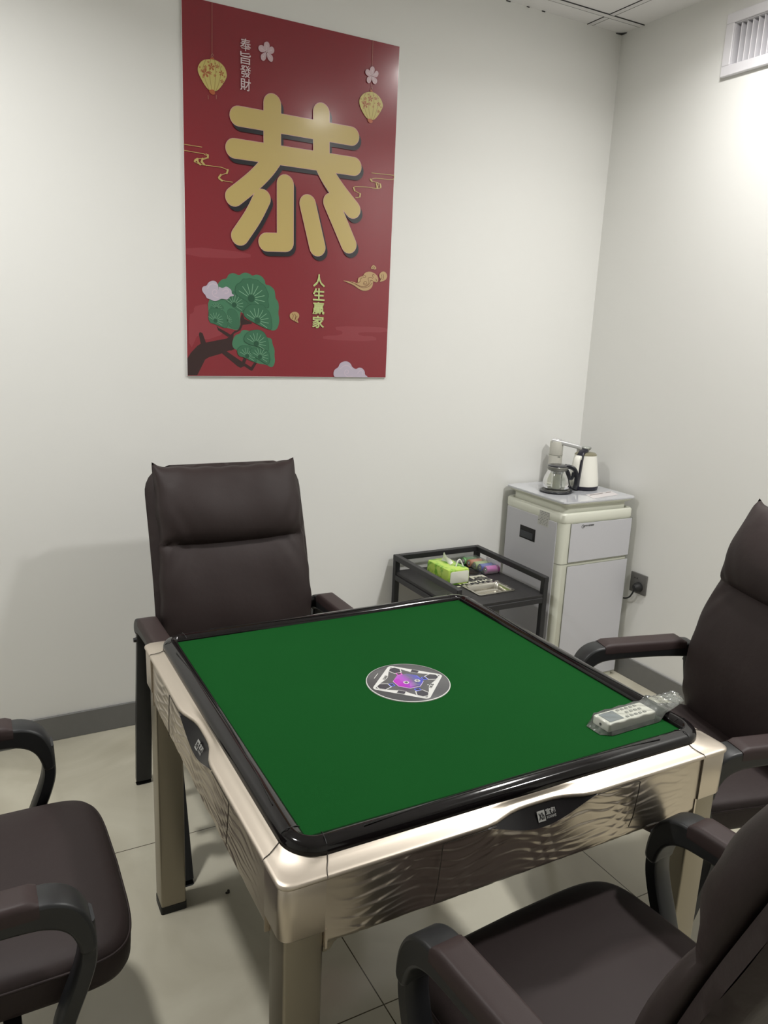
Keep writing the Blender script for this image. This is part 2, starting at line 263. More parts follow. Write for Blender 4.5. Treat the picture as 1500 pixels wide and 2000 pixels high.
'FANS':[([(180.2,310.4),(184.5,331.9),(204.6,343.8),(210.3,354.8),(224.7,354.4),(239.1,357.9),(250.7,354.7),(265.3,355.6),(281.4,343.1),(294.7,335.8),(302.2,320.0),(309.8,304.1),(305.5,284.8),(311.6,266.0),(307.2,254.8),(295.2,259.7),(274.5,266.9),(233.5,264.9),(227.6,275.4),(204.5,287.7),(187.3,294.8)],(242.2,287.0)),([(144.6,273.9),(158.8,290.6),(173.1,310.0),(190.2,300.3),(213.2,288.1),(230.5,275.6),(230.6,259.3),(210.3,239.4),(201.6,237.7),(187.2,243.8),(161.5,261.4)],(177.2,260.8)),([(211.7,234.1),(219.0,250.7),(233.5,262.2),(245.1,266.8),(256.8,266.0),(274.5,268.3),(292.2,265.0),(298.2,254.4),(311.7,244.0),(319.4,227.8),(322.5,208.6),(324.2,189.2),(319.8,176.5),(303.3,180.1),(283.8,187.7),(248.2,202.9),(219.0,218.1)],(265.9,207.7)),([(80.9,196.4),(81.3,233.6),(88.3,244.5),(105.1,245.3),(124.7,243.6),(141.5,233.7),(150.0,215.2),(148.5,199.0),(152.7,185.7),(145.5,175.9),(124.2,181.9),(104.6,190.6)],(106.1,201.4)),([(150.1,236.7),(161.5,248.0),(184.3,241.0),(194.4,217.1),(197.2,195.5),(195.8,176.3),(172.7,175.5),(152.7,188.4),(154.2,210.0)],(149.9,204.5)),([(88.4,249.8),(99.6,261.0),(119.2,262.0),(133.2,257.3),(138.8,244.2),(124.7,243.6),(105.1,245.3),(89.7,244.6)],(110.7,245.6)),([(214.6,133.1),(216.1,149.6),(233.6,168.1),(260.1,174.5),(277.9,173.7),(292.9,165.9),(303.5,149.5),(309.6,132.9),(311.3,113.4),(309.9,96.5),(296.3,101.8),(266.3,115.0),(242.6,117.2),(224.9,125.1)],(261.8,123.3)),([(188.4,85.5),(189.8,102.1),(204.4,114.9),(224.9,115.4),(245.5,111.7),(242.6,97.8),(254.6,75.7),(265.0,64.7),(260.6,54.7),(242.7,58.7),(216.1,72.2),(198.5,74.6)],(226.4,76.5)),([(236.7,92.1),(242.6,106.1),(257.4,109.3),(311.4,96.5),(314.6,82.5),(317.8,62.7),(308.8,45.6),(296.6,51.1),(275.5,64.8),(254.6,75.7)],(276.9,74.7))],
'TRUNK':[[(-1.1,60.1),(14.4,84.6),(38.2,109.3),(50.8,117.7),(44.3,152.3),(48.5,159.2),(58.2,155.5),(70.3,122.3),(149.6,139.4),(161.1,150.7),(178.4,167.6),(190.0,170.7),(201.6,190.2),(200.1,211.9),(207.4,233.9),(216.1,212.5),(245.3,201.4),(245.3,195.9),(210.3,190.5),(201.5,171.1),(175.5,156.6),(172.5,134.6),(187.0,118.6),(186.9,104.8),(166.6,96.1),(158.0,95.9),(137.9,89.9),(129.3,84.3),(80.9,69.7),(66.8,61.2),(36.7,3.6),(-1.2,3.3)],[(123.6,89.6),(143.6,95.5),(207.3,55.3),(213.2,70.7),(189.8,77.2),(216.1,72.2),(225.0,64.0),(219.1,49.9),(242.8,36.2),(254.6,53.2),(266.6,53.4),(248.8,23.6),(242.8,22.1),(216.1,38.7),(201.4,32.9),(189.7,38.3)],[(110.2,184.1),(118.5,176.3),(149.7,161.2),(166.8,150.8),(152.5,144.9),(115.7,168.1)]],
'GOLDC':[[(611.1,374.9),(637.3,373.7),(663.7,372.5),(680.5,366.4),(679.7,386.4),(691.1,394.2),(702.6,396.4),(708.8,409.7),(732.0,417.0),(752.5,411.2),(755.9,410.0),(766.5,402.0),(772.1,389.4),(769.3,377.6),(757.4,376.9),(748.7,382.1),(747.9,361.8),(735.0,346.6),(711.6,340.0),(688.0,345.3),(664.2,359.7),(637.5,368.1)],[(734.9,427.2),(741.1,439.1),(749.4,442.5),(761.6,433.3),(758.6,425.4),(745.0,426.5)],[(776.1,378.0),(784.1,390.1),(775.2,398.2),(774.6,409.8),(789.5,421.4),(803.3,418.9),(812.5,406.5),(808.1,391.6),(798.0,385.2)],[(433.9,204.1),(418.3,211.3),(399.6,219.0),(393.9,232.8),(400.8,242.8),(414.6,247.6),(427.0,245.4),(434.9,237.3),(433.6,226.0),(425.9,218.7)]],
'GOLDL':[[(643.9,372.7),(670.6,365.8),(690.8,357.0),(717.6,357.1),(734.0,369.6),(736.7,384.2),(747.0,382.0)],[(657.1,370.7),(680.8,359.3),(704.5,350.6),(731.1,357.9),(744.0,373.1)],[(680.4,369.3),(693.4,375.8),(689.8,384.1),(699.5,390.5)],[(702.8,393.6),(712.9,391.3),(715.9,398.7),(705.9,399.5)],[(707.1,368.0),(720.6,366.0),(720.2,376.0),(710.1,376.8),(703.8,367.8),(714.1,361.2),(727.4,366.4),(730.1,380.9),(723.0,389.1),(736.2,395.7),(746.6,390.6)],[(752.9,402.6),(749.2,408.1),(742.7,401.9),(749.9,393.7)],[(760.6,380.0),(765.5,386.0),(758.5,389.9)],[(743.2,430.6),(748.0,436.7),(755.0,431.4),(748.4,427.5)],[(780.8,387.0),(788.9,396.2),(785.0,407.6)],[(791.1,387.7),(797.3,399.7),(791.7,410.9)],[(405.8,219.3),(411.7,233.5),(405.5,238.8)],[(415.1,214.0),(421.0,231.1),(414.7,239.3)],[(424.5,211.6),(418.1,222.6),(425.7,231.3)]],
'BAND':[[(590.5,200.8),(778.9,203.2),(824.4,200.4),(825.3,182.4),(690.9,180.9),(693.2,166.2),(773.7,165.7),(774.6,145.4),(540.0,145.5),(534.8,161.3),(618.0,165.3),(624.0,181.6),(591.0,184.8)],[(0.2,454.1),(240.2,448.5),(240.2,427.7),(-0.4,416.2)],[(8.4,219.8),(27.5,225.9),(27.8,247.0),(49.8,254.6),(82.9,260.2),(82.2,191.1),(110.2,184.1),(149.7,158.5),(56.4,125.9),(45.8,160.4),(8.9,84.5)]],
'TXT':[[(199.7,1147.4),(238.1,1154.7),(199.5,982.6),(238.4,989.0)],[(487.3,389.3),(536.7,392.6),(491.0,182.8),(539.0,184.5)]]}
# ------------------------------------------------------------------ poster
PX0, PZ0, PW, PH = -1.9364, 1.3524, .826, 1.2389
def poster():
    names = [('poster_edge', (.75, .72, .72)), ('poster_red', (.235, .022, .032)), ('poster_band', (.275, .040, .052)), ('print_shadow', (.018, .017, .022)),
             ('print_pink', (.60, .34, .36)), ('print_gold', (.53, .405, .15)), ('print_yellow', (.56, .47, .16)), ('print_rib', (.40, .30, .10)), ('print_flower', (.37, .12, .05)),
             ('print_orange', (.45, .12, .05)), ('print_petal', (.60, .43, .47)), ('print_petal_mark', (.70, .58, .60)), ('print_pine_light', (.060, .195, .105)), ('print_pine', (.042, .150, .080)),
             ('print_pine_dark', (.020, .085, .045)), ('print_needle', (.22, .42, .27)), ('print_trunk', (.034, .014, .014)), ('print_cloud', (.50, .44, .53)), ('print_cloud_line', (.60, .50, .58)),
             ('print_goldcloud', (.48, .32, .15)), ('print_goldline', (.14, .045, .02)), ('print_lime', (.50, .60, .22)), ('print_cream', (.70, .60, .40)), ('print_string', (.38, .17, .13))]
    ms = [mat(n, c, .24, spec=.5, coat=.25, coatr=.12) for n, c in names]; ix = {n: i for i, (n, c) in enumerate(names)}
    b = MB(); b.box((PW/2, -.0035, PH/2), (PW, .007, PH), mi=0); lay = [0.0072]
    cnt = [0]
    def up_(): lay[0] += .000062
    def clip(poly):
        def cl(P, f, g):
            o = []
            for i in range(len(P)):
                a, c = P[i-1], P[i]; fa, fc = f(a), f(c)
                if (fa >= 0) != (fc >= 0):
                    t = fa/(fa-fc); o.append((a[0]+t*(c[0]-a[0]), a[1]+t*(c[1]-a[1])))
                if fc >= 0: o.append(c)
            return o
        e = .0012
        for f in (lambda q: q[0]-e, lambda q: PW-e-q[0], lambda q: q[1]-e, lambda q: PH-e-q[1]):
            poly = cl(poly, f, 0)
            if len(poly) < 3: return []
        return poly
    def fill(poly, m, mm=True):
        P = [(x/1000, z/1000) for x, z in poly] if mm else poly
        P = clip(P)
        if len(P) < 3: return
        tri = tessellate_polygon([[Vector((x, z, 0)) for x, z in P]])
        cnt[0] = (cnt[0]+1) % 61; q_ = lay[0]+cnt[0]*.000001
        b.add([(x, -q_, z) for x, z in P], [tuple(t) for t in tri], ix[m])
    def capsule(p, q, w, w2=None):
        w2 = w if w2 is None else w2; a = atan2(q[1]-p[1], q[0]-p[0]); o = []
        for k in range(13): t = a+pi/2+pi*k/12; o.append((p[0]+w*cos(t), p[1]+w*sin(t)))
        for k in range(13): t = a-pi/2+pi*k/12; o.append((q[0]+w2*cos(t), q[1]+w2*sin(t)))
        return o
    def stroke(pts, w, m, off=(0, 0)):
        pts = [(x+off[0], z+off[1]) for x, z in pts]
        for i in range(len(pts)-1): fill(capsule(pts[i], pts[i+1], w), m)
    fill([(0, 0), (PW, 0), (PW, PH), (0, PH)], 'poster_red', False); up_()
    for q in ART['BAND']: fill(smooth(q, 1, True), 'poster_band')
    up_()
    for q in ART['TRUNK']: fill(q, 'print_trunk')
    up_()
    for q in ART['PINE']: fill(smooth(q, 1, True), 'print_pine_light')
    up_()
    for poly, c in [ART['FANS'][i] for i in (5, 1, 4, 0, 3, 2, 6, 7, 8)]:
        q = smooth(poly, 1, True)
        cx = sum(p[0] for p in q)/len(q); cz = sum(p[1] for p in q)/len(q)
        fill([(cx+(x-cx)*1.03, cz+(z-cz)*1.03) for x, z in q], 'print_pine_dark'); up_()
        fill(q, 'print_pine'); up_()
        S = max(p[0] for p in poly)-min(p[0] for p in poly)
        fill([(c[0]+S*.1*cos(t*pi/8), c[1]+S*.1*sin(t*pi/8)) for t in range(16)], 'print_pine_dark'); up_()
        for k in range(9):
            a = radians(152-k*23)
            r0, r1 = S*.13, S*.40
            stroke([(c[0]+r0*cos(a), c[1]+r0*sin(a)), (c[0]+r1*cos(a), c[1]+r1*sin(a))], S*.0085, 'print_needle')
        up_()
    for q in ART['CLOUD_TL']+ART['CLOUD_B']: fill(smooth(q, 2, True), 'print_cloud')
    up_()
    for q in ART['CLCURL']: stroke(smooth(q, 2), 1.5, 'print_cloud_line')
    up_()
    for q in ART['SWIRL']: stroke(smooth(q, 3), 1.0, 'print_gold')
    for q in ART['SWBLOB']: stroke(smooth(q, 2), 3.0, 'print_gold')
    up_()
    for q in ART['GOLDC']: fill(smooth(q, 1, True), 'print_goldcloud')
    up_()
    for q in ART['GOLDL']: stroke(smooth(q, 2), .9, 'print_goldline')
    up_()
    for q in ART['STR_L']+ART['STR_R']: stroke(q, .9, 'print_string')
    up_()
    for s in 'LR':
        fill(smooth(ART['LANTERN_'+s], 2, True), 'print_yellow'); up_()
        for q in ART['LCAP_'+s]: fill(smooth(q, 1, True), 'print_orange')
        for q in ART['LRIB_'+s]: stroke(smooth(q, 2), 1.3, 'print_rib')
        up_()
        for x, z, r in ART['LFL_'+s]:
            for k in range(5):
                a = radians(90+72*k); fill(capsule((x+.25*r*cos(a), z+.25*r*sin(a)), (x+.72*r*cos(a), z+.72*r*sin(a)), r*.14, r*.27), 'print_flower')
        up_()
    for fl_ in ART['PETAL']:
        for q in fl_: fill(smooth(q, 2, True), 'print_petal'); up_()
        for q in fl_:
            cx = sum(p[0] for p in q)/len(q); cz = sum(p[1] for p in q)/len(q)
            stroke([q[0], (cx, cz)], .8, 'print_petal_mark'); stroke([(cx-2, cz+2), (cx+2, cz-1)], .9, 'print_petal_mark')
        up_()
    for q in ART['KUNG']: stroke(smooth(q, 3) if len(q) > 2 and q is not ART['KUNG'][7] else q, 33.5, 'print_shadow', (9, -15))
    up_()
    for q in ART['KUNG']: stroke(smooth(q, 3) if len(q) > 2 and q is not ART['KUNG'][7] else q, 33.6, 'print_pink')
    up_()
    for q in ART['KUNG']: stroke(smooth(q, 3) if len(q) > 2 and q is not ART['KUNG'][7] else q, 32.3, 'print_gold')
    up_()
    def column(s, x0, z1, w, h, dz, m, m2, bold):
        for off, mm_, dx in ((bold+.012, m2, 0), (bold, m, 0)):
            for i, ch in enumerate(s):
                vs, fs = fit_text(ch, w, h, off)
                b.add([(x0+x, -lay[0], z1-h-i*dz+z) for x, z in vs], fs, ix[mm_])
            up_()
    column('奉旨發財', .1995, 1.149, .0385, .039, .0415, 'print_petal_mark', 'print_pink', .0)
    column('人生贏家', .4885, .391, .050, .0465, .0515, 'print_lime', 'print_cream', .010)
    o = b.build('poster', ms, fix=False); o.location = (PX0, -.0005, PZ0)
    tag(o, 'tall red festive poster with one big gold character on the white back wall', 'poster')
poster()

# ------------------------------------------------------------------ air grille high on the right wall
M_VENT = mat('vent_white', (.72, .71, .74), .4); M_DUCT = mat('duct_grey', (.10, .095, .12), .6)
def vent():
    t = thing('air_vent', 'white rectangular air grille with upright louvres high on the right wall', 'air vent', (0, (VY0+VY1)/2, (VZ0+VZ1)/2))
    oy, oz = (VY1-VY0)/2, (VZ1-VZ0)/2; f = MB(); e = .036
    for (y, z, sy, sz) in ((0, oz+e/2, 2*oy+2*e, e), (0, -oz-e/2, 2*oy+2*e, e), (oy+e/2, 0, e, 2*oz), (-oy-e/2, 0, e, 2*oz)):
        f.rbox((-.009, y, z), (.018, sy, sz), .002, 1)
    for (y, z, sy, sz) in ((0, oz-.0015, 2*oy, .002), (0, -oz+.0015, 2*oy, .002), (oy-.0015, 0, .002, 2*oz), (-oy+.0015, 0, .002, 2*oz)):
        f.box((.03, y, z), (.08, sy, sz))
    f.build('grille_frame', M_VENT, t)
    l = MB(); n = 23
    for k in range(1, n): l.rbox((.014, oy-k*2*oy/n, 0), (.034, .0035, 2*oz-.004), .0008, 1, rot=radians(-8))
    l.build('louvres', M_VENT, t)
    d = MB(); d.box((.085, 0, 0), (.004, 2*oy, 2*oz)); d.build('duct', M_DUCT, t)
vent()

# ------------------------------------------------------------------ chairs (forward is +X, floor at z 0)
XE = [(.44, -.296), (.50, -.288), (.57, -.285), (.65, -.294), (.765, -.321), (.878, -.357), (1.068, -.427), (1.12, -.448), (1.2, -.48)]
def interp(tab, z):
    if z <= tab[0][0]: return tab[0][1]
    for (a, fa), (b, fb) in zip(tab, tab[1:]):
        if z <= b: return fa+(fb-fa)*(z-a)/(b-a)
    return tab[-1][1]
def xe(z):
    return (interp(XE, z-.03)+interp(XE, z)+interp(XE, z+.03))/3
def nrm(z):
    d = (xe(z+.02)-xe(z-.02))/.04; l = hypot(1, d); return 1/l, -d/l          # forward normal in (X, Z)
def make_chair(label):
    t = thing('armchair', label, 'chair', group='brown leather armchairs around the game table')
    # back shell, a padded slab following the recline
    sh = MB(); NV = 40; NU = 28
    def shell(side):
        rows = []
        for i in range(NV+1):
            v = i/NV; z = .42+.695*v; w_ = .266-.002*v
            tt = max(0, (z-(1.115-.085))/.085); w_ -= .085*(1-sqrt(max(0, 1-tt*tt)))
            bb = max(0, (.47-z)/.05); w_ -= .03*(1-sqrt(max(0, 1-bb*bb)))
            nx, nz = nrm(z); row = []
            edge_v = 1-max(0, (abs(v-.5)*2-.94)/.06)**2
            for j in range(NU+1):
                u = -1+2*j/NU; th = .027*sqrt(max(0, 1-abs(u)**14))*sqrt(max(0, edge_v))
                c = -.058; lump = .002*sin(9*v+5*u)*sin(14*v-3*u) if side < 0 else 0
                d = c+side*th+lump
                row.append((xe(z)+nx*d, u*w_, z+nz*d))
            rows.append(row)
        return rows
    for s in (1, -1):
        r = shell(s); sh.loft(r, close=False)
    o = sh.build('backrest', M_SHELL, t, sharp=60); weld(o, .0004)
    # cushion with a fold: full pillow above, longer pad below
    cu = MB(); NV = 72; NU = 56; zc = .872
    rows = []; back = []
    for i in range(NV+1):
        v = i/NV; z = .445+.665*v
        if z < zc: s = (z-.445)/(zc-.445); sec = (sin(pi*min(1, s)))**.42*.030; half = .243+.012*sin(pi*s)
        else:
            s = (z-zc)/(1.11-zc); sec = (max(0, sin(pi*s**.80)))**.50*.052*(1.15-.3*s); half = .238+.006*sin(pi*min(1, s*1.0))-.003*s
        rowf = []; rowb = []
        for j in range(NU+1):
            u = -1+2*j/NU; au = abs(u)
            rim_ = sqrt(max(0, 1-au**6)); ev = 1.0 if v > .04 else sqrt(1-((.04-v)/.04)**2)
            if v > .96: ev = sqrt(max(0, 1-((v-.96)/.04)**2))
            th = (.004+sec+.012)*rim_*ev
            # gathers at the ends of the fold and lower edge
            dc = z-zc; w1 = exp(-((1-au)/.30)**2)*exp(-(dc/.09)**2)
            wr_ = .0055*w1*sin(52*dc+26*(1-au)*(1 if dc > 0 else -1)+(1.3 if u > 0 else 0))
            w2 = exp(-((1-au)/.22)**2)*exp(-((z-.50)/.09)**2); wr_ += .006*w2*sin(70*(z-.5)+14*au)
            wr_ += .0022*sin(7*u+11*z)*exp(-((au-.45)/.4)**2)+.0018*sin(23*z+4*u)
            th = max(0, th+wr_*rim_*ev)
            peak = .009*exp(-((1-au)/.055)**2)*exp(-((1.11-z)/.03)**2)
            dip = -.012*(1-au**2)*exp(-((1.11-z)/.035)**2)
            scal = .0018*sin(60*z)*exp(-((1-au)/.1)**2)
            zz = z+peak+dip+.002*sin(17*u)*(v > .9); nx, nz = nrm(z)
            y = u*(half+.006*exp(-((1.11-z)/.03)**2)+scal)
            # sides pull back a little, the fold sags in the middle
            sag = -.010*(1-au*au)*exp(-(dc/.05)**2)
            d = -.026+th; rowf.append((xe(z)+nx*d+.0, y, zz+nz*d+sag))
            d = -.026-.012*rim_*ev; rowb.append((xe(z)+nx*d, y, zz+nz*d+sag))
        rows.append(rowf); back.append(rowb)
    cu.loft(rows, close=False); cu.loft(back, close=False)
    o = cu.build('back_cushion', M_LEA, t, sharp=75); weld(o, .0003)
    # seat
    se = MB(); N = 96
    def plan(sx, sy, z, dz=0):
        r = []
        for k in range(N):
            a = 2*pi*k/N; n = 7.0
            cx, cy = cos(a), sin(a); x = abs(cx)**(2/n)*(1 if cx > 0 else -1); y = abs(cy)**(2/n)*(1 if cy > 0 else -1)
            X = -.100+.229*sx*x+(.009*(1-y*y) if x > 0 else 0)*sx; r.append((X, .262*sy*y, z+dz*(1-y*y)))
        return r
    prof = [(.5, .5, .388), (.93, .93, .386), (.975, .975, .390), (.995, .995, .402), (1.0, 1.0, .425), (.998, .998, .440), (.992, .992, .450), (.972, .972, .459), (.93, .93, .466), (.85, .85, .471), (.7, .7, .4755), (.5, .5, .478), (.25, .25, .479), (.02, .02, .479)]
    se.loft([plan(a, b_, z) for a, b_, z in prof], True, True, True); o = se.build('seat', M_LEA, t, sharp=80)
    pi_ = MB(); pr = plan(.996, .996, .4475); pr.append(pr[0]); pi_.tube(pr, .0028, 6, cap=False); pi_.build('piping', M_LEA, o, sharp=80)
    fr = MB(); fr.rbox((-.12, 0, .372), (.36, .40, .026), .006); fr.rbox((-.08, 0, .35), (.03, .60, .024), .004); fr.rbox((-.27, 0, .35), (.03, .60, .024), .004)
    fr.build('seat_frame', M_BLKM, t)
    # arms and legs
    for s in (-1, 1):
        y0 = s*.300
        a_out = [(-.372, .588), (-.375, .615), (-.358, .638), (-.33, .646), (-.20, .650), (-.03, .652), (.005, .645), (.032, .625), (.048, .592), (.053, .560), (.053, .535), (.028, .530), (.024, .555), (.012, .582), (-.012, .600), (-.05, .608), (-.20, .609), (-.335, .600), (-.345, .585)]
        arm = MB(); bevel_prism(arm, smooth(a_out, 2, True), y0-.030, y0+.030, .006)
        ao = arm.build('armrest', M_PLA, t, sharp=50)
        pad = MB(); N2 = 22; rr = []
        for i in range(N2+1):
            x = -.312+i/N2*.282; e = min(1, min(i, N2-i)/1.3); hh = .0075*sqrt(max(0, 1-(1-min(1, e))**2))+.0005
            prof2 = []
            for k in range(13):
                q = -1+2*k/12; prof2.append((x, y0+q*.0305, .6515+.0*x+hh*(1-abs(q)**6)**.5-.002*(abs(q) > .98)))
            prof2 += [(x, y0+.0305, .630), (x, y0-.0305, .630)]
            rr.append(prof2)
        pad.loft(rr, True, True, True); pad.build('arm_pad', M_LEA2, ao, sharp=50)
        lf = [(.0385, .59), (.040, .55), (.041, .515), (.030, .475), (.010, .425), (-.008, .375), (-.006, .335), (.012, .285), (.043, .19), (.104, .0)]
        fp = MB(); strap(fp, smooth(lf, 2), y0, .046, .028, s); fp.build('front_leg', M_BLKM, t, sharp=50)
        rp = MB(); strap(rp, smooth([(-.355, .60), (-.362, .54), (-.385, .42), (-.415, .27), (-.452, .0)], 2), y0, .050, .026, s); rp.build('rear_leg', M_BLKM, t, sharp=50)
        ln = MB(); ln.rbox((-.372, s*.262, .598), (.022, .05, .028), .004); ln.rbox((-.374, s*.240, .59), (.012, .03, .10), .004); ln.build('back_bracket', M_BLKM, t)
        bo = MB(); bo.tube([(-.36, s*.324, .565), (-.36, s*.334, .565)], [.008, .007], 14); bo.build('bolt', M_BLKM, t)
    return t
def weld(o, d):
    bm = bmesh.new(); bm.from_mesh(o.data); bmesh.ops.remove_doubles(bm, verts=bm.verts[:], dist=d); bmesh.ops.recalc_face_normals(bm, faces=bm.faces[:]); bm.to_mesh(o.data); bm.free(); o.data.shade_smooth()
def bevel_prism(mb, poly, y0, y1, r):                     # side-view outline (X, Z) extruded in Y with soft edges
    n = len(poly)
    def inset(d):
        o = []
        A = sum(poly[i][0]*poly[(i+1) % n][1]-poly[(i+1) % n][0]*poly[i][1] for i in range(n)); sg = 1 if A > 0 else -1
        for i in range(n):
            a, c = poly[i-1], poly[(i+1) % n]; tx, tz = c[0]-a[0], c[1]-a[1]; l = hypot(tx, tz) or 1
            o.append((poly[i][0]-sg*tz/l*d, poly[i][1]+sg*tx/l*d))
        return o
    lv = [(y0, r), (y0+r*.3, r*.3), (y0+r, 0), (y1-r, 0), (y1-r*.3, r*.3), (y1, r)]
    rings = [[(x, y, z) for x, z in inset(d)] for y, d in lv]
    mb.loft(rings, True)
    for y, flip in ((y0, 0), (y1, 1)):
        P = inset(r); tri = tessellate_polygon([[Vector((x, z, 0)) for x, z in P]])
        mb.add([(x, y, z) for x, z in P], [tuple(t_) for t_ in tri])
def strap(mb, path, y0, w, th, s):                        # flat bar swept along a side-view path
    rings = []
    for i, (x, z) in enumerate(path):
        a, c = path[max(0, i-1)], path[min(len(path)-1, i+1)]; tx, tz = c[0]-a[0], c[1]-a[1]; l = hypot(tx, tz); nx, nz = tz/l, -tx/l
        if i == len(path)-1 and path[-1][1] < .001: nx, nz = 1, 0
        ring = []
        for q, u in ((-.5, -.38), (-.38, -.5), (.38, -.5), (.5, -.38), (.5, .38), (.38, .5), (-.38, .5), (-.5, .38)):
            ring.append((x+nx*th*u, y0+q*w, max(0.0, z+nz*th*u)))
        rings.append(ring)
    mb.loft(rings, True, True, True)
ch = make_chair('high-backed brown leather armchair against the back wall behind the table')
ch.location = (-1.916, -.868, 0); ch.rotation_euler = (0, 0, radians(-90))
for lb, x, y, a in (('brown leather armchair at the left edge, seat pulled clear of the table', -2.598, -1.392, 0),
                    ('brown leather armchair on the right facing left, between table and right wall', -1.117, -1.557, 166.5),
                    ('nearest brown leather armchair, lower right, its creased back turned to the camera', -1.812, -2.036, 93.8)):
    c = copy_tree(ch); c.location = (x, y, 0); c.rotation_euler = (0, 0, radians(a)); c['label'] = lb
    if a == 93.8: c.scale = (1.03, .985, 1.045)
# ------------------------------------------------------------------ game table
TX, TY, TR = -1.8275, -1.4795, radians(-.346)
M_LOGO = mat('logo_silver', (.42, .42, .40), .4); M_LENS = mat('dark_badge', (.010, .009, .010), .32, spec=.3)
M_PANEL = mat('console_grey', (.085, .085, .09), .28, spec=.5); M_WHITE = mat('console_white', (.62, .62, .60), .4)
M_BTN = mat('console_button', (.035, .032, .045), .25); M_LEGC = mat('champagne_leg', (.30, .27, .215), .36, metal=.85)
def notch(s): return .020*exp(-(s/.085)**4) if abs(s) < .2 else 0
def table():
    t = thing('game_table', 'square champagne gold mahjong table with bright green felt top and glossy black rim', 'table', (TX, TY, 0), TR)
    HW = .4895
    # felt
    f = MB(); f.loft([rsq(.426, .006, 4, .760), rsq(.426, .006, 4, .7725)], True, True, True); f.build('playing_surface', M_FELT, t)
    # black rim
    rm = MB(); pr = [(.4545, .058, .752), (.4575, .060, .758), (.4585, .060, .766), (.4580, .0595, .7725), (.4563, .058, .7775), (.4530, .055, .7812), (.4490, .051, .7832), (.4400, .043, .7856), (.4380, .041, .7859), (.4355, .038, .7857), (.4300, .022, .7838), (.4240, .008, .7812), (.4220, .005, .7795), (.4212, .005, .770)]
    rm.loft([rsq(h, r, 10, z) for h, r, z in pr], True); ro = rm.build('rim', M_RIM, t, sharp=60)
    g = MB()
    for k in range(4):
        def rot(p, k=k): a = k*pi/2; return (p[0]*cos(a)-p[1]*sin(a), p[0]*sin(a)+p[1]*cos(a), p[2])
        for sx in (-1, 1):
            g = MB(); g.tube([rot((sx*.395, -.4212, .7800)), rot((sx*.397, -.43, .7848)), rot((sx*.400, -.445, .7866)), rot((sx*.400, -.4535, .7812)), rot((sx*.400, -.4585, .768))], .0007, 5); g.build('rim_seam', M_RIMG, ro)
        pts = [rot((-.33+.66*i/24, -.4300-.0135*abs(-1+2*i/24)**1.6, .78525+.001*abs(-1+2*i/24))) for i in range(25)]
        g = MB(); g.tube(pts, .0009, 5); g.build('rim_groove', M_RIMG, ro)
    # champagne ledge, notched over each badge
    def loop(h, r, z, nf):
        o = []
        base = rsq(h, r, 8, z)
        n = len(base)
        for i in range(n):
            a, c = base[i], base[(i+1) % n]; o.append(a)
            if hypot(a[0]-c[0], a[1]-c[1]) > .2:
                for k in range(1, 48):
                    q = k/48; x, y = a[0]+(c[0]-a[0])*q, a[1]+(c[1]-a[1])*q
                    if abs(x) > abs(y): x -= (1 if x > 0 else -1)*nf*notch(y)
                    else: y -= (1 if y > 0 else -1)*nf*notch(x)
                    o.append((x, y, z))
        return o
    le = MB(); lp = [(.4865, .018, .7455, 1), (.4890, .020, .7462, 1), (.4900, .021, .7485, 1), (.4897, .021, .7515, 1), (.4875, .022, .7535, 1), (.4835, .024, .7545, 1), (.477, .032, .7555, .8), (.470, .042, .7575, .5), (.463, .052, .7610, .2), (.4575, .058, .7650, 0), (.455, .056, .7655, 0)]
    le.loft([loop(*q) for q in lp], True); lo = le.build('ledge', mat('champagne_ledge', (.60, .535, .455), .40, metal=.85), t, sharp=60)
    se = MB()
    for k in range(4):
        def rot(p, k=k): a = k*pi/2; return (p[0]*cos(a)-p[1]*sin(a), p[0]*sin(a)+p[1]*cos(a), p[2])
        for sx in (-1, 1):
            se = MB(); se.tube([rot((sx*.400, -.458, .7656)), rot((sx*.403, -.466, .7607)), rot((sx*.409, -.477, .7566)), rot((sx*.4125, -.4865, .7548)), rot((sx*.4135, -.4903, .750))], .0008, 5); se.build('ledge_seam', M_SEAM, lo)
    # side panels with a carved wave relief
    def relief(x, z):
        a = 1/(1+exp((abs(x)-.375)/.012))*(1/(1+exp((x-.27)/.035))*.85+.15)
        q = z/.0190+.85*x/.10+.45*sin(2*pi*(x/.20+z*3))+.10*sin(2*pi*(x/.10-z*6)+1)
        q2 = z/.0245-.70*x/.10+.40*sin(2*pi*(x/.17-z*3)+2)+.08*sin(2*pi*(x/.09+z*5))
        saw = lambda f: (f/.80 if f < .80 else (1-f)/.20)
        return a*.0024*max(saw(q % 1), saw(q2 % 1)*.95)
    for k in range(4):
        a = k*pi/2; rot = lambda p: (p[0]*cos(a)-p[1]*sin(a), p[0]*sin(a)+p[1]*cos(a), p[2])
        NX, NZ = 260, 84; sp = MB(); rows = []
        for i in range(NZ+1):
            z = .618+(.7465-.618)*i/NZ; row = []
            for j in range(NX+1):
                x = -.4130+.826*j/NX; cut = notch(x)*max(0, (z-.712)/.034)**1.0
                y = -(.4865-cut)-(relief(x, z)*(1 if z < .735 else (.7465-z)/.0115))*(1-min(1, notch(x)*60*max(0, (z-.71)/.035)))+.0035
                if z < .634: y += .010*((.634-z)/.016)**2
                row.append(rot((x, y, z)))
            rows.append(row)
        rows.insert(0, [rot((x_[0], x_[1], x_[2])) for x_ in [(-.413+.826*j/NX, -.455, .618) for j in range(NX+1)]])
        sp.loft(rows, close=False)
        for sx in (-1, 1):
            if k % 2 == 0: sp.box(rot((sx*.4105, -.470, .636)), (.004, .030, .036))
            else: sp.box(rot((sx*.4105, -.470, .636)), (.030, .004, .036))
        po = sp.build('side_panel', M_CHAMP, t, sharp=50)
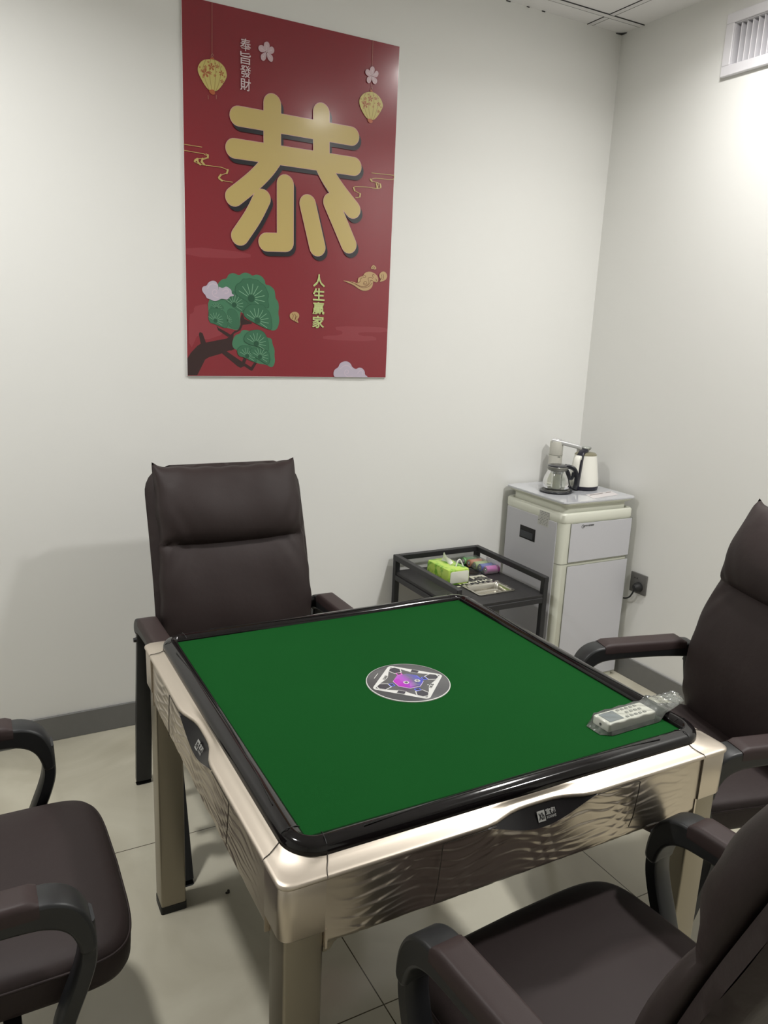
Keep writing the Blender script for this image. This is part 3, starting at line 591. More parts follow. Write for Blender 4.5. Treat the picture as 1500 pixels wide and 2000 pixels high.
        def ln(pts): dl = MB(); dl.tube([rot(p) for p in pts], .0009, 5); dl.build('drawer_seam', M_SEAM, po)
        y = -.4892
        ln([(-.10, y-.0002, .7442), (-.204, y, .7441), (-.207, y, .7425), (-.2085, y-.0005, .72), (-.213, y-.001, .67), (-.218, y, .636)])
        ln([(.13, y-.0002, .7442), (.233, y, .7441), (.236, y, .7425), (.2345, y-.0005, .72), (.227, y-.001, .67), (.220, y, .650)])
        # dark badge under the ledge with the maker's mark
        bd = MB(); top = [(x, .7462) for x in [-.115+.24*i/20 for i in range(21)]]
        N3 = 24; r0 = []; r1 = []
        for i in range(N3+1):
            x = -.118+.245*i/N3; q = sin(pi*i/N3)
            cut = notch(x)
            r1.append(rot((x, -(.4872-cut*.97), .7464))); r0.append(rot((x, -(.4905), .7455-.0315*q**1.3)))
        bd.loft([r0, r1], close=False); bo = bd.build('badge', M_LENS, t)
        lg = MB()
        def put(vs, fs, ox, oz, mi):                      # on the sloping badge face
            V = []
            for x, z in vs:
                X, Z = ox+x, oz+z; V.append(rot((X, -(.4912-(Z-.714)*.52), Z)))
            lg.add(V, fs, mi)
        put([(0, 0), (.0165, 0), (.0165, .0165), (0, .0165)], [(0, 1, 2, 3)], -.004, .7225, 0)
        vs, fs = fit_text('Xh', .0125, .0105, .02)
        V = [(x+.002, z+.003) for x, z in vs]; lg.add([rot((-.004+x, -(.4918-(.7225+z-.714)*.52), .7225+z)) for x, z in V], fs, 1)
        vs, fs = fit_text('宣和', .0215, .0092, .02); put(vs, fs, .0150, .7300, 0)
        vs, fs = fit_text('XUANHE', .0215, .0042, .01); put(vs, fs, .0150, .7243, 0)
        lg.build('maker_mark', [M_LOGO, M_DARK], bo, fix=False)
    # corner covers
    for sx in (-1, 1):
        for sy in (-1, 1):
            o = MB(); rings = []
            for z, d in ((.650, .008), (.651, .0045), (.654, .003), (.745, .0022), (.7465, .003)):
                h = .4895-d; r = .02; pts = [(.4140, h)]
                for i in range(1, 6): pts.append((.414+(h-r-.414)*i/6, h))
                for i in range(9): an = radians(90-90*i/8); pts.append((h-r+r*cos(an), h-r+r*sin(an)))
                for i in range(1, 6): pts.append((h, h-r-(h-r-.414)*i/6))
                pts.append((h, .4140)); pts += [(.45, .414), (.414, .45)]
                rings.append([(sx*x, sy*y, z) for x, y in pts])
            o.loft(rings, True, True, True); o.build('corner_cover', M_CHAMP, t, sharp=40)
            # leg with a chamfered edge, foot pad, gusset
            cx, cy = sx*.4445, sy*.4445
            l = MB(); h = .033; l.loft([[(cx+x, cy+y, z) for x, y, _ in rsq(h, .005, 3)] for z in (.012, .10, .40, .652)], True, True, True)
            lo = l.build('leg', M_LEGC, t, sharp=60)
            fo = MB(); fo.loft([[(cx+x, cy+y, z) for x, y, _ in rsq(h+.0012, .006, 3)] for z in (0, .022)], True, True, True); fo.build('foot_pad', M_RUB, lo)
            gu = MB(); pr = [(.411, .652), (.411, .603), (.405, .603), (.398, .606), (.392, .615), (.386, .619), (.37, .621), (.37, .652)]
            gu.prism([(sx*x, z) for x, z in pr], sy*.4745, sy*.470, 'y'); gu.build('gusset', M_LEGC, t); gu = MB(); gu.prism([(sy*x, z) for x, z in pr], sx*.4745, sx*.470, 'x'); gu.build('gusset', M_LEGC, t)
    cl = MB(); cl.box((-.4445+.022, .4445-.034, .595), (.030, .004, .028), mi=0); cl.box((-.425, .4445-.037, .597), (.012, .004, .003), mi=1)
    cl.build('leg_catch', [M_DARK, M_LOGO], t)
    bd = MB(); bd.rbox((0, 0, .69), (.88, .88, .12), .01); bd.loft([rsq(.34, .05, 4, .555), rsq(.39, .04, 4, .585), rsq(.41, .03, 4, .64)], True, True, True); bd.build('machine_body', M_DARK, t)
    # console in the middle of the felt
    Z = .7729; cx0, cy0 = .004, -.002
    def disc(m, r, z, n=64): m.add([(cx0+r*cos(2*pi*k/n), cy0+r*sin(2*pi*k/n), z) for k in range(n)], [list(range(n))])
    c = MB(); c.lathe([(.096, Z-.002), (.096, Z+.0008), (.0945, Z+.0018), (.0, Z+.0018)], (cx0, cy0, 0), 72, cap0=False, cap1=False); co = c.build('console', M_PANEL, t)
    rg = MB(); rg.lathe([(.0968, Z-.001), (.0968, Z+.0014), (.0958, Z+.0020), (.0948, Z+.0020)], (cx0, cy0, 0), 72, cap0=False, cap1=False); rg.build('console_ring', M_WHITE, co)
    z1 = Z+.0021
    def star(scale, conc, z, n=24, rc=.010, tip=.088):
        o = []
        for q in range(4):
            a0 = q*pi/2
            for i in range(n):
                f_ = i/n; ang = a0+f_*pi/2
                r = tip*scale*((1-abs(2*f_-1))**0*1)
                s_ = abs(2*f_-1)                             # 1 at the tip, 0 midway
                base = conc; r = base+(tip*scale-base)*s_**2.0
                o.append((cx0+r*cos(ang), cy0+r*sin(ang), z))
        return o
    st = MB()
    sq = []
    for q in range(4):
        a0 = q*pi/2
        for i in range(7): an = a0+radians(-45+15*i); sq.append((cx0+.078*cos(a0)+.011*cos(an), cy0+.078*sin(a0)+.011*sin(an), z1))
    st.add(sq, [list(range(len(sq)))], 0)
    st.add(star(.96, .050, z1+.0002), [list(range(96))], 1)
    st.build('console_print', [M_WHITE, M_PANEL], co, fix=False)
    bt = MB(); lt = MB()
    M_BLUE = mat('light_blue', (.05, .06, .3), .4, emit=(.10, .16, 1.0), estr=1.1)
    M_PINK = mat('light_pink', (.4, .05, .3), .4, emit=(1.0, .12, .75), estr=1.1)
    for q in range(4):
        a = q*pi/2+pi/2; ca, sa = cos(a), sin(a)
        P = lambda r, s_: (cx0+r*ca-s_*sa, cy0+r*sa+s_*ca)
        pent = [P(.077, -.006), P(.077, .006), P(.066, .014), P(.050, .008), P(.050, -.008), P(.066, -.014)]
        big = [(cx0+(x-cx0-.063*ca)*1.2+.063*ca, cy0+(y-cy0-.063*sa)*1.2+.063*sa) for x, y in pent]
        bt.add([(x, y, z1+.0004) for x, y in big], [list(range(6))], 0); bt.add([(x, y, z1+.0006) for x, y in pent], [list(range(6))], 1)
        sm = [P(.047, -.005), P(.047, .005), P(.039, .005), P(.039, -.005)]; sb = [P(.0485, -.0065), P(.0485, .0065), P(.0375, .0065), P(.0375, -.0065)]
        lt = MB(); lt.add([(x, y, z1+.0004) for x, y in sb], [(0, 1, 2, 3)], 0); lt.add([(x, y, z1+.0006) for x, y in sm], [(0, 1, 2, 3)], 1); lt.build('indicator_light', [M_BLUE if q in (1, 2, 3) else M_PINK, M_BTN], co, fix=False)
    for a in (pi/4, pi/4+pi):
        P = lambda r, s_: (cx0+r*cos(a)-s_*sin(a), cy0+r*sin(a)+s_*cos(a))
        for e, mi, dz in ((.0015, 0, .0006), (0, 1, .0008)):
            bt.add([(x, y, z1+dz) for x, y in (P(.064+e, -.0085-e), P(.064+e, .0085+e), P(.051-e, .0085+e), P(.051-e, -.0085-e))], [(0, 1, 2, 3)], mi)
    for a, body in ((-pi/4, '宣和'), (3*pi/4, 'XUANHE')):
        vs, fs = fit_text(body, .022, .007, .01)
        bt.add([(cx0+(.0555+.0035-z_)*cos(a)-(x-.011)*-sin(a)*1 if False else cx0+(.0515+z_)*cos(a)-(x-.011)*(-sin(a)), cy0+(.0515+z_)*sin(a)-(x-.011)*cos(a), z1+.0004) for x, z_ in vs], fs, 2)
    a = 3*pi/4
    P = lambda r, s_: (cx0+r*cos(a)-s_*sin(a), cy0+r*sin(a)+s_*cos(a), z1+.0003)
    bt.add([P(.078, -.014), P(.078, .014), P(.0765, .014), P(.0765, -.014)], [(0, 1, 2, 3)], 0)
    lt = MB(); lt.add([(cx0+.033+.0012*cos(k), cy0-.033+.0012*sin(k), z1+.0008) for k in [i*pi/4 for i in range(8)]], [list(range(8))], 0)
    bt.build('buttons', [M_WHITE, M_BTN, M_DARK], co, fix=False)
    lt.build('indicator_light', mat('light_white', (.8, .8, .8), .4, emit=(1, 1, 1), estr=2), co, fix=False)
    # crystal with coloured light inside
    m = mat('crystal', (.03, .02, .05), .2, spec=.3, emit=(.6, .3, .8), estr=.5); nt = m.node_tree; b_ = nt.nodes['Principled BSDF']
    tc = nt.nodes.new('ShaderNodeTexCoord'); sx_ = nt.nodes.new('ShaderNodeSeparateXYZ'); nt.links.new(tc.outputs['Object'], sx_.inputs[0])
    mr = nt.nodes.new('ShaderNodeMapRange'); mr.inputs['From Min'].default_value = -.03; mr.inputs['From Max'].default_value = .034; nt.links.new(sx_.outputs['X'], mr.inputs['Value'])
    cr = nt.nodes.new('ShaderNodeValToRGB'); e = cr.color_ramp.elements; e[0].position = 0; e[0].color = (.85, .06, .75, 1); e[1].position = 1; e[1].color = (.06, .10, .80, 1)
    k = e.new(.35); k.color = (.62, .12, .75, 1); k = e.new(.6); k.color = (.20, .17, .30, 1)
    nt.links.new(mr.outputs['Result'], cr.inputs['Fac']); nt.links.new(cr.outputs['Color'], b_.inputs['Emission Color']); b_.inputs['Emission Strength'].default_value = .95
    oc = lambda r, z: [(cx0+r*cos(radians(22.5+45*k)), cy0+r*sin(radians(22.5+45*k)), z) for k in range(8)]
    cm = MB(); cm.loft([oc(.0345, z1), oc(.0335, z1+.004), oc(.024, z1+.0085), oc(.001, z1+.0095)], True, False, True); cm.build('crystal', m, co, sharp=10)
    ed = MB(); q = oc(.0348, z1+.0006); ed.tube(q+[q[0]], .0008, 5); ed.build('crystal_edge', mat('crystal_rim', (.7, .6, .75), .3, emit=(.9, .6, 1), estr=.25), co)
    wc = MB()
    for ax, ay, ch_ in ((-.016, -.018, '發'), (.012, -.020, '王')):
        wc.add([(cx0+ax+.0068*cos(k*pi/8), cy0+ay+.0068*sin(k*pi/8), z1+.0098-.0035) for k in range(16)], [list(range(16))], 0)
        vs, fs = fit_text(ch_, .0085, .0085, .02); wc.add([(cx0+ax+x-.00425, cy0+ay+z-.00425, z1+.0066) for x, z in vs], fs, 1)
    wo = wc.build('dial_marks', [M_WHITE, M_BTN], co, fix=False); wo.location = (0, 0, .003)
table()
# ------------------------------------------------------------------ remote control in its clear bag
M_IVORY = mat('ivory_plastic', (.78, .76, .69), .38); M_LCD = mat('lcd_grey', (.22, .25, .27), .2); M_KEY = mat('key_grey', (.33, .33, .30), .5)
def clear_mat(name, tint, amt, gloss=.35):
    m = bpy.data.materials.new(name); m.use_nodes = True; nt = m.node_tree; nt.nodes.remove(nt.nodes['Principled BSDF'])
    tr = nt.nodes.new('ShaderNodeBsdfTransparent'); tr.inputs[0].default_value = (*tint, 1)
    gl = nt.nodes.new('ShaderNodeBsdfGlossy'); gl.inputs['Roughness'].default_value = .12
    df = nt.nodes.new('ShaderNodeBsdfDiffuse'); df.inputs[0].default_value = (.75, .8, .75, 1)
    m1 = nt.nodes.new('ShaderNodeMixShader'); m1.inputs[0].default_value = amt; nt.links.new(tr.outputs[0], m1.inputs[1]); nt.links.new(df.outputs[0], m1.inputs[2])
    lw = nt.nodes.new('ShaderNodeLayerWeight'); lw.inputs['Blend'].default_value = gloss
    m2 = nt.nodes.new('ShaderNodeMixShader'); nt.links.new(lw.outputs['Fresnel'], m2.inputs[0]); nt.links.new(m1.outputs[0], m2.inputs[1]); nt.links.new(gl.outputs[0], m2.inputs[2])
    nt.links.new(m2.outputs[0], nt.nodes['Material Output'].inputs['Surface']); return m
M_BAG = clear_mat('clear_plastic', (.95, .97, .95), .08, .38)
def remote():
    t = thing('remote_control', 'cream air conditioner remote with grey screen lying on the green felt', 'remote control', (TX+.332, TY-.345, .7728), radians(1))
    b = MB(); b.rbox((0, 0, .011), (.137, .047, .020), .004, 3); b.build('body', M_IVORY, t)
    s = MB(); s.rbox((-.040, 0, .0215), (.040, .034, .0015), .0006, 1); s.build('screen', M_LCD, t)
    for i in range(5):
        for j in range(3):
            if (i, j) in ((0, 1),): continue
            k = MB(); k.rbox((-.008+i*.0125, -.014+j*.014, .0218), (.008, .0065, .0022), .001, 1); k.build('key', M_KEY, t)
    e = MB(); e.tube([(-.0690, 0, .011), (-.0697, 0, .011)], .003, 12); e.build('sensor', M_DARK, t)
    g = bag()
    return t
def bag():
    o = MB(); NX, NY = 72, 26; rows_t = []; rows_b = []
    rnd = random.Random(3)
    for i in range(NX+1):
        u = i/NX; x = -.088+.262*u; rt_, rb = [], []
        taper = 1-.45*max(0, (u-.62)/.38)**1.5
        if u < .08: taper *= .55+.45*u/.08
        for j in range(NY+1):
            v = -1+2*j/NY; y = v*.034*taper+.0105*max(0, (u-.6)/.4)
            inside = max(0, 1-max(0, (abs(x)-.0685)/.018)) if x < 0 else max(0, 1-max(0, (x-.0685)/.05))
            hb = .0235*inside*min(1, (1-abs(v))*3.2)
            cr_ = (sin(90*u+6*v)*sin(14*v+20*u)+.6*sin(170*u-9*v))*.0035*max(0, (u-.60)/.2 if u < .8 else 1)
            tail = .010*max(0, (u-.7)/.3)
            lift = .0158*max(0, (u-.603)/.067 if u < .67 else 1)       # lies up over the rim
            zt = .0012+hb+abs(cr_)+tail*(1-abs(v)**2)+lift+.0008*sin(40*u+9*v)
            zb = .0006+lift*.95
            if abs(v) > .999 or i in (0, NX): zt = zb+.0004
            rt_.append((x, y, zt)); rb.append((x, y, zb))
        rows_t.append(rt_); rows_b.append(rb)
    o.loft(rows_t, close=False); o.loft(rows_b, close=False)
    g = o.build('plastic_bag', M_BAG, None, sharp=180); g.location = (TX+.332, TY-.345, .7730); g.rotation_euler = (0, 0, radians(1))
    tag(g, 'crinkled clear plastic bag around the remote control, its open end over the black rim', 'plastic bag')
    return g
remote()
# ------------------------------------------------------------------ tea cart
M_CART = mat('cart_black', (.020, .020, .022), .42); M_TRAY = mat('cart_shelf', (.022, .021, .022), .5, bump=[(300, .15, .0003)])
M_PRINT = mat('cart_print', (.62, .61, .50), .5); M_STEEL = mat('steel', (.58, .56, .50), .22, metal=1.0); M_CUP = mat('cup_hole', (.006, .006, .006), .35); M_RINGG = mat('hole_ring', (.10, .10, .10), .35)
CX0, CX1, CY0, CY1, CZ = -1.045, -.590, -.535, -.025, .585
def cart():
    t = thing('side_cart', 'low black metal tea cart with raised rails beside the white water dispenser', 'side table', ((CX0+CX1)/2, (CY0+CY1)/2, 0))
    hx, hy = (CX1-CX0)/2, (CY1-CY0)/2; s = .024
    for sx in (-1, 1):
        for sy in (-1, 1):
            l = MB(); l.rbox((sx*(hx-s/2-.0006), sy*(hy-s/2-.0006), CZ/2-.0008), (s, s, CZ-.0016), .002, 1); l.build('leg', M_CART, t)
    for sx in (-1, 1):
        r = MB(); r.rbox((sx*(hx-s/2), 0, CZ-s/2), (s, 2*hy, s), .002, 1); r.build('side_rail', M_CART, t)
        r = MB(); r.rbox((sx*(hx-s/2), 0, .485), (s, 2*hy-2*s, s), .002, 1); r.build('middle_rail', M_CART, t); r = MB(); r.rbox((sx*(hx-s/2), 0, .12), (s, 2*hy-2*s, s), .002, 1); r.build('lower_rail', M_CART, t)
    r = MB(); r.rbox((0, hy-s/2, CZ-s/2), (2*hx-2*s, s, s), .002, 1); r.build('back_rail', M_CART, t)
    for z in (.485, .12):
        for sy in (-1, 1):
            r = MB(); r.rbox((0, sy*(hy-s/2), z), (2*hx-2*s, s, s), .002, 1); r.build('cross_bar', M_CART, t)
    sh = MB(); X0, X1, Y0, Y1 = -hx+.006, hx-.006, -hy+.003, hy-.003; mx, my = (CX0+CX1)/2, (CY0+CY1)/2
    hx0, hx1, hy0, hy1 = -.783-.083-mx, -.783+.083-mx, -.388-.053-my, -.388+.053-my
    for a, b_, c_, d_ in ((X0, X1, hy1, Y1), (X0, X1, Y0, hy0), (X0, hx0, hy0, hy1), (hx1, X1, hy0, hy1)): sh.rbox(((a+b_)/2, (c_+d_)/2, .503), (b_-a, d_-c_, .012), .0008, 1)
    so = sh.build('shelf', M_TRAY, t)
    lo = MB(); lo.rbox((0, 0, .137), (2*hx-.05, 2*hy-.05, .010), .002, 1); lo.build('bottom_shelf', M_TRAY, t)
    z = .5094; p = MB()
    def txt(body, x, y, w_, h_, bold=.02):
        vs, fs = fit_text(body, w_, h_, bold); p.add([(x+a, y+b, z) for a, b in vs], fs)
    ox, oy = -(CX0+CX1)/2, -(CY0+CY1)/2                    # world to local
    txt('茶', ox-.865, oy-.268, .075, .045, .05); txt('国', ox-.772, oy-.262, .075, .045, .05)
    txt('TRAYHO', ox-.880, oy-.302, .185, .026, .03)
    for k in range(8):
        if k != 4: p.add([(ox-.895+k*.028, oy-.322, z), (ox-.879+k*.028, oy-.322, z), (ox-.879+k*.028, oy-.312, z), (ox-.895+k*.028, oy-.312, z)], [(0, 1, 2, 3)])
    p.build('print', M_PRINT, so, fix=False)
    c = MB(); c.lathe([(.000, z-.0001), (.038, z-.0001), (.040, z+.0012), (.043, z+.0012), (.044, z)], (ox-.735, oy-.165, 0), 48, cap0=False, cap1=False); c.build('cup_hole', M_CUP, so)
    c = MB(); c.lathe([(.052, z), (.0535, z+.001), (.055, z)], (ox-.735, oy-.165, 0), 48, cap0=False, cap1=False); c.build('cup_ring', M_RINGG, so)
cart()
def basin():
    b = MB(); cx, cy, z = -.783, -.388, .5095
    L = lambda h, hy, r, zz: [(cx+x, cy+y, zz) for x, y, _ in rsq(h, r, 5, 0, hy)]
    b.loft([L(.092, .062, .010, z), L(.093, .063, .011, z+.0035), L(.090, .060, .010, z+.0045), L(.083, .053, .010, z+.0038), L(.079, .049, .012, z-.002), L(.074, .045, .014, z-.022), L(.068, .039, .014, z-.027), L(.05, .03, .01, z-.028)], True, False, True)
    for dx, dy in ((0, .060), (0, -.060), (.090, 0), (-.090, 0)): b.rbox((cx+dx, cy+dy, z+.0045), (.014 if dx == 0 else .008, .008 if dx == 0 else .014, .002), .0008, 1)
    tag(b.build('steel_tray', M_STEEL), 'shallow rectangular stainless steel tray on the front of the black cart', 'tray')
basin()
def tissue():
    M_G = mat('tissue_wrap', (.42, .66, .075), .35, coat=.3); nt = M_G.node_tree; b_ = nt.nodes['Principled BSDF']
    tc = nt.nodes.new('ShaderNodeTexCoord'); n = nt.nodes.new('ShaderNodeTexNoise'); n.inputs['Scale'].default_value = 26; nt.links.new(tc.outputs['Object'], n.inputs['Vector'])
    cr = nt.nodes.new('ShaderNodeValToRGB'); cr.color_ramp.elements[0].position = .40; cr.color_ramp.elements[0].color = (.16, .42, .03, 1); cr.color_ramp.elements[1].position = .52; cr.color_ramp.elements[1].color = (.50, .70, .12, 1)
    nt.links.new(n.outputs['Fac'], cr.inputs[0]); nt.links.new(cr.outputs[0], b_.inputs['Base Color'])
    M_T = mat('tissue_paper', (.85, .85, .83), .8); M_E = mat('wrap_end', (.66, .67, .58), .45); M_D = mat('wrap_dot', (.14, .42, .04), .4)
    t = thing('tissue_pack', 'soft lime green tissue pack with a white tissue sticking out, on the black cart', 'tissue pack', (-.872, -.205, .5095), radians(1))
    b = MB(); b.loft([[(x*k, y*k2, z) for x, y, _ in rsq(.054, .012, 5, 0, .088)] for k, k2, z in ((.93, .97, 0), (1, 1, .008), (1.02, 1.0, .03), (1, 1, .055), (.95, .98, .064), (.8, .9, .067), (.1, .3, .068))], True, True, True); b.build('pack', M_G, t)
    e = MB(); e.loft([[(x, -.0885-.0015*k, z+.033) for x, z, _ in rsq(.047*(1-.08*k), .008, 4, 0, .026*(1-.1*k))] for k in (0, 1)], True, True, True); e.build('white_end', M_E, t)
    d = MB(); d.lathe([(0, .0), (.010, .0)], (.018, -.04, .0688), 20, cap0=False, cap1=False); d.build('green_dot', M_D, t)
    s = MB(); rows = []
    for i in range(13):
        u = i/12; rows.append([(-.004+.010*sin(3*v+4*u)*(1-u)+.018*u*(v-.4), .055-.085*v*(1-.45*u)-.035*u, .064+u*(.040*(1-v)+.010)+.005*sin(6*v+3*u)) for v in [j/14 for j in range(15)]])
    s.loft(rows, close=False); so = s.build('tissue', M_T, t)
    f = MB(); f.tube(smooth([(.005, -.05, .066), (.012, -.05, .092), (.022, -.052, .10), (.03, -.055, .085), (.036, -.060, .068)], 2), .003, 6); f.build('tissue_strand', M_T, so)
tissue()
def batteries():
    cols = [('battery_green', (.16, .42, .14)), ('battery_orange', (.62, .22, .10)), ('battery_lime', (.42, .55, .20)), ('battery_blue', (.03, .06, .40)), ('battery_pink', (.52, .08, .40))]
    M_AL = mat('battery_end', (.55, .55, .52), .3, metal=.8)
    names = ['green', 'orange', 'lime', 'blue', 'pink']
    ax = Vector((.012, -.185, 0))
    for k, (n, c) in enumerate(cols):
        y = -.064-k*.0365; cx = -.662+.005*k
        t = thing('toy_roll', '%s wrapped roll, %s' % (names[k], ['farthest of the five in the clear pack on the cart', 'second from the wall in the clear pack', 'middle one of five in the clear pack', 'between the lime and pink ones in the clear pack', 'nearest of the five in the clear pack on the cart'][k]), 'roll', (cx, y, .5265), 0, 'coloured rolls in the clear pack')
        b = MB(); b.tube([(-.033, 0, 0), (-.030, 0, 0), (.030, 0, 0), (.033, 0, 0)], [.0155, .0168, .0168, .0155], 24); b.build('wrapper', mat(n, c, .4), t)
        e = MB(); e.tube([(-.0332, 0, 0), (-.0342, 0, 0)], [.0115, .0110], 20); e.tube([(-.034, 0, 0), (-.0362, 0, 0)], [.004, .0035], 12); e.build('end_cap', M_AL, t)
    w_ = MB(); w_.rbox((-.654, -.139, .5292), (.072, .188, .0368), .006, 2, rot=radians(-1)); o = w_.build('clear_wrap', clear_mat('wrap_film', (.93, .92, .95), .16, .25))
    tag(o, 'clear film wrap holding five coloured rolls on the black cart', 'packaging')
    cd_ = MB(); cd_.rbox((-.6045, -.17, .5325), (.0012, .11, .045), .0004, 1); o = cd_.build('paper_card', mat('card', (.70, .70, .74), .6)); tag(o, 'small white paper card standing between the roll pack and the cart rail', 'card')
batteries()

# ------------------------------------------------------------------ water dispenser cabinet
M_CREAM = mat('dispenser_cream', (.66, .67, .58), .35); M_SILV = mat('dispenser_panel', (.53, .53, .56), .42, mottle=(300, .02)); M_GAPL = mat('panel_gap', (.26, .27, .22), .6)
M_GLASSW = mat('white_glass_top', (.56, .57, .60), .08, coat=.5, mottle=(26, .04)); M_LAB = mat('label_paper', (.50, .50, .47), .6); M_INK = mat('label_ink', (.07, .07, .07), .6)
DX0, DX1, DY0, DY1 = -.445, -.035, -.425, -.020
def dispenser():
    t = thing('water_dispenser', 'tall white and grey water dispenser cabinet in the room corner', 'water dispenser', ((DX0+DX1)/2, (DY0+DY1)/2, 0))
    hx, hy = (DX1-DX0)/2, (DY1-DY0)/2
    b = MB(); L = lambda d, z, r=.028: rsq(hx-d, r, 7, z, hy-d)
    b.loft([L(.004, 0), L(.004, .02), L(.001, .024), L(.001, .77)], True, True, True); bo = b.build('cabinet', M_CREAM, t, sharp=40)
    c = MB(); c.loft([L(.0, .770), L(-.0015, .775), L(-.0015, .805), L(.003, .812), L(.014, .812), L(.018, .806), L(.018, .800)], True, True, True); c.build('top_band', M_CREAM, t, sharp=40)
    n = MB(); n.loft([L(.022, .80), L(.022, .838), L(.006, .846), L(-.001, .852), L(-.001, .856)], True, True, True); n.build('neck', M_CREAM, t, sharp=40)
    g = MB(); g.loft([rsq(hx+.004, .022, 7, .856, hy+.003), rsq(hx+.005, .022, 7, .859, hy+.004), rsq(hx+.004, .022, 7, .864, hy+.003)], True, True, True); g.build('glass_top', M_GLASSW, t, sharp=40)
    # side panel, left
    p = MB(); p.rbox((-hx-.0005, .008, .39), (.004, 2*hy-.055, .755), .0015, 1); po = p.build('side_panel', M_SILV, t)
    h = MB(); yy0, yy1, z0, z1 = -.199-(DY0+DY1)/2, 0, .650, .698
    h.rbox((-hx-.0028, -.200-(DY0+DY1)/2+.0, .672), (.003, .108, .058), .0012, 2); ho = h.build('handle_recess', M_DARK, po)
    h2 = MB(); h2.rbox((-hx-.0046, -.196-(DY0+DY1)/2, .664), (.0015, .088, .030), .0007, 1); h2.build('handle_grip', mat('grip_grey', (.03, .034, .04), .3), ho)
    # doors on the front
    for nm, z0, z1 in (('upper_door', .592, .766), ('lower_door', .024, .574)):
        d = MB(); d.rbox((.020, -hy-.001, (z0+z1)/2), (2*hx-.052, .005, z1-z0), .0015, 1); do = d.build(nm, M_SILV, t)
        e = MB(); zc = (z0+z1)/2; q = 2*hx-.05
        for (x, z, sx, sz) in ((.020, z0-.001, q, .0012), (.020, z1+.001, q, .0012), (.020-q/2, zc, .001, z1-z0), (.020+q/2, zc, .001, z1-z0)): e.box((x, -hy-.0015, z), (sx, .003, sz))
        e.build('door_gap', M_GAPL, do)
    e = MB(); e.loft([[(x, y, z) for x, y, _ in rsq(hx-.0004, .028, 7, 0, hy-.0004)] for z in (.5835, .5865)], True); e.build('seam', M_GAPL, t)
    # maker's marks, stickers
    k = MB(); x0 = -.345-(DX0+DX1)/2+.012; yf = -hy-.0042
    R1 = [(x0+.007*cos(a*pi/10), yf, .751+.007*sin(a*pi/10)) for a in range(21)]; k.tube(R1, .0010, 5)
    k.box((x0+.0035, yf, .751), (.004, .001, .004))
    for i, (w_, hh) in enumerate(((.006, .006), (.006, .007), (.006, .006), (.005, .009), (.008, .009), (.008, .009), (.008, .009))):
        x = x0+.012+i*.0078; k.box((x, yf, .7525+.0002*i), (w_*.8, .001, .0012)); k.box((x-w_*.3, yf, .7525), (.0012, .001, hh*.9)); k.box((x+w_*.25, yf, .7525+.001), (.0012, .001, hh*.7)); k.box((x, yf, .7525+hh*.4), (w_*.8, .001, .0012))
    k.build('maker_mark', M_INK, t)
    for nm, y, z, sy, sz, rows in (('rating_label', -.300, .752, .072, .040, 5), ('warning_label', -.304, .786, .068, .026, 3)):
        yy = y-(DY0+DY1)/2; xx = -hx-(.0028 if sz > .03 else .0020)
        s = MB(); s.box((xx, yy, z), (.0006, sy, sz)); so = s.build(nm, M_LAB, t)
        r = MB(); rr = random.Random(5)
        for i in range(rows):
            q = -sy/2+.006
            while q < sy/2-.012:
                l = rr.uniform(.004, .014); r.box((xx-.0005, yy+q+l/2, z+sz/2-.005-i*(sz-.006)/rows), (.0004, l, .0022)); q += l+rr.uniform(.003, .008)
        r.build('label_lines', mat('faint_ink', (.20, .20, .19), .6), so)
    # paper slip and key marks on the glass
    s = MB(); s.add([(x-(DX0+DX1)/2, y-(DY0+DY1)/2, .8646) for x, y in ((-.262, -.402), (-.085, -.372), (-.062, -.300), (-.24, -.325))], [(0, 1, 2, 3)], 0)
    s.add([(x-(DX0+DX1)/2, y-(DY0+DY1)/2, .8649) for x, y in ((-.235, -.348), (-.14, -.330), (-.13, -.318), (-.225, -.336))], [(0, 1, 2, 3)], 1)
    s.add([(x-(DX0+DX1)/2, y-(DY0+DY1)/2, .8649) for x, y in ((-.120, -.330), (-.075, -.318), (-.072, -.308), (-.115, -.320))], [(0, 1, 2, 3)], 1)
    s.build('glass_sticker', [mat('pale_sticker', (.70, .66, .66), .3), mat('sticker_mark', (.28, .24, .24), .4)], t, fix=False)
dispenser()
TOPZ = .8650
